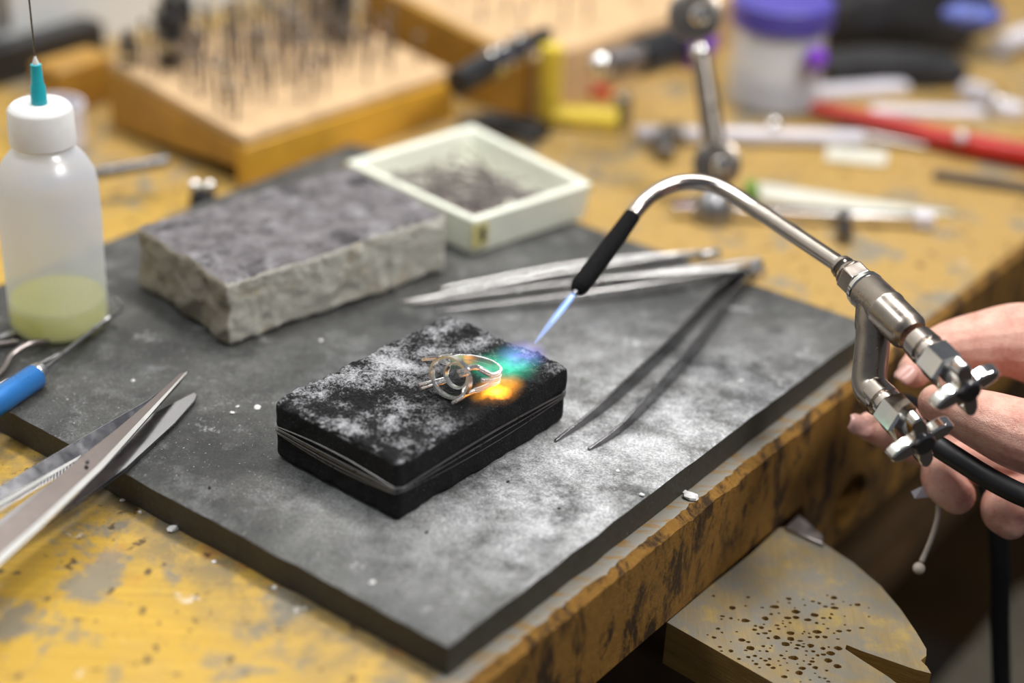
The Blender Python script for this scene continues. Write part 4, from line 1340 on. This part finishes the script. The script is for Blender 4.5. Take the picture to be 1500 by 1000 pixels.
# ------------------------------------------------------------------ hand
hd = thing('person', pd(1640, 640, .82), 'bare hand gripping the torch between its fingers', 'person')
def chain(pts, n=5):
    return bez([tuple(pd(x, y, d)) + (r,) for x, y, d, r in pts], n)
def caps(mb, ch_):
    path = [V(q[:3]) for q in ch_]; rad = [q[3] for q in ch_]
    mb.tube(path, rad, 16)
    mb.ball(path[-1], rad[-1], 16, 10)
    mb.ball(path[0], rad[0], 16, 10)
    return mb
fingers = {
    'A': [(1680, 580, .835, .027), (1580, 525, .838, .0225), (1500, 500, .838, .0195), (1440, 502, .838, .0160), (1390, 508, .836, .0125), (1360, 524, .832, .0100), (1340, 543, .828, .0084)],
    'B': [(1680, 680, .80, .0190), (1570, 655, .788, .0180), (1500, 638, .786, .0170), (1445, 617, .790, .0145), (1400, 600, .798, .0115), (1372, 590, .805, .0090)],
    'C': [(1680, 720, .84, .0120), (1540, 690, .845, .0112), (1430, 675, .845, .0105), (1350, 655, .838, .0095), (1305, 636, .833, .0085), (1274, 624, .830, .0072)],
    'D': [(1690, 740, .83, .0120), (1560, 705, .830, .0118), (1450, 678, .830, .0115), (1388, 684, .827, .0108), (1382, 706, .821, .0100), (1402, 726, .818, .0090)],
    'E': [(1690, 790, .82, .0115), (1600, 762, .822, .0112), (1525, 730, .822, .0110), (1476, 732, .820, .0102), (1466, 750, .815, .0095), (1480, 764, .812, .0086)],
}
hm = MB()
for k, f in fingers.items():
    caps(hm, chain(f))
palm = [(1660, 640, .83, .034), (1740, 670, .825, .036), (1840, 690, .815, .031), (1950, 710, .80, .029), (2150, 760, .78, .034)]
caps(hm, chain(palm))
for q in ((1680, 720, .825, .028), (1690, 760, .825, .022), (1700, 600, .835, .027)):
    hm.ball(pd(q[0], q[1], q[2]), q[3], 16, 10)
body = part('hand', hm, 'skin', hd)
rmod = body.modifiers.new('remesh', 'REMESH'); rmod.mode = 'VOXEL'; rmod.voxel_size = .0009; rmod.use_smooth_shade = True
smod = body.modifiers.new('smooth', 'SMOOTH'); smod.factor = .5; smod.iterations = 5
def nail(c, toward, wide, length, nrm):
    mb = MB()
    a = toward.normalized(); n = (nrm - a * nrm.dot(a)).normalized(); s_ = a.cross(n)
    g = 7
    vs = []
    for i in range(g):
        for j in range(g):
            u_, v_2 = i / (g - 1) * 2 - 1, j / (g - 1) * 2 - 1
            ww = wide * math.sqrt(max(0, 1 - abs(u_) ** 4 * .6))
            vs.append(c + a * u_ * length + s_ * v_2 * ww - n * (v_2 ** 2) * wide * .45)
    fs = [(i * g + j, (i + 1) * g + j, (i + 1) * g + j + 1, i * g + j + 1) for i in range(g - 1) for j in range(g - 1)]
    mb.add(vs, fs)
    o = part('fingernail', mb, 'nail', hd)
    so = o.modifiers.new('solid', 'SOLIDIFY'); so.thickness = .0006
    return o
tocam = -FW
nail(pd(1262, 622, .824) + tocam * .0030, pd(1256, 618, .830) - pd(1290, 632, .833), .0052, .0065, tocam + UPV * .5 - RT * .5)
nail(pd(1330, 545, .822) + tocam * .0040 - RT * .0015, pd(1330, 552, .828) - pd(1360, 525, .832), .0048, .0055, tocam - UPV * .2 - RT * .8)
sl_ = MB().tube([pd(1990, 720, .795), pd(2100, 748, .785), pd(2330, 800, .77)], [.038, .042, .050], 28)
part('sleeve', sl_, 'sleeve_cloth', hd)

# pale cord hanging below the hand
single('hanging_cord', MB().tube(bez([tuple(pd(1374, 728, .822)), tuple(pd(1374, 755, .823)), tuple(pd(1364, 790, .824)), tuple(pd(1350, 822, .825))], 6), .0013, 10).ball(pd(1346, 832, .825), .0030, 14, 10), 'cord_pale', 'thin pale cord with a rounded end hanging below the fingers', 'cord')
single('paper_tag', MB().plate([pd(1335, 720, .820), pd(1352, 712, .820), pd(1370, 720, .822), pd(1362, 728, .822), pd(1340, 730, .820)], .0005, tocam), 'pale_plastic', 'small torn white tag under the fingers', 'tag')

# ------------------------------------------------------------------ crumbs and flakes
def crumb(x, y, z, r, mat, label, grp, seed):
    mb = MB().ball((0, 0, 0), 1, 8, 5)
    rr = random.Random(seed)
    sx, sy, sz = r * rr.uniform(.7, 1.3), r * rr.uniform(.5, 1.0), r * rr.uniform(.35, .6)
    an = rr.uniform(0, 3.14)
    c = px(x, y, z)
    vs = []
    for p in mb.v:
        k = 1 + .35 * noise.noise(p * 1.6 + V((seed, 0, 0)))
        q = V((p.x * sx, p.y * sy, p.z * sz)) * k
        vs.append(V((q.x * math.cos(an) - q.y * math.sin(an), q.x * math.sin(an) + q.y * math.cos(an), q.z)) + c + V((0, 0, sz * .7)))
    mb.v = vs
    return single('flux_crumb' if mat == 'crumb_white' else 'charcoal_crumb', mb, mat, label, 'crumb', grp)
for i, (x, y, r) in enumerate([(254, 776, .0024), (205, 751, .0011), (180, 733, .0012), (402, 862, .0016), (313, 824, .0013), (88, 708, .0009)]):
    crumb(x, y, 0, r, 'crumb_white', 'white flux crumb on the yellow bench wood beside the board', 'white crumbs on the bench wood', i)
for i, (x, y, r) in enumerate([(1012, 730, .0032), (1003, 722, .0018)]):
    crumb(x, y, 0, r, 'crumb_white', 'white flux crumb on the worn bench edge', 'white crumbs on the bench edge', 20 + i)
for i, (x, y, r) in enumerate([(377, 597, .0018), (340, 605, .0014), (348, 596, .0011), (195, 558, .0012), (470, 500, .0013), (905, 690, .0012), (940, 725, .0011), (1085, 560, .0018), (545, 855, .0016)]):
    crumb(x, y, SLAB, r, 'crumb_white', 'white flux crumb on the grey soldering board', 'white crumbs on the board', 40 + i)
for i, (x, y, r) in enumerate([(819, 745, .0010), (625, 780, .0010), (744, 706, .0008), (307, 715, .0011)]):
    crumb(x, y, SLAB, r, 'crumb_black', 'tiny black charcoal crumb on the grey board', 'black crumbs on the board', 60 + i)
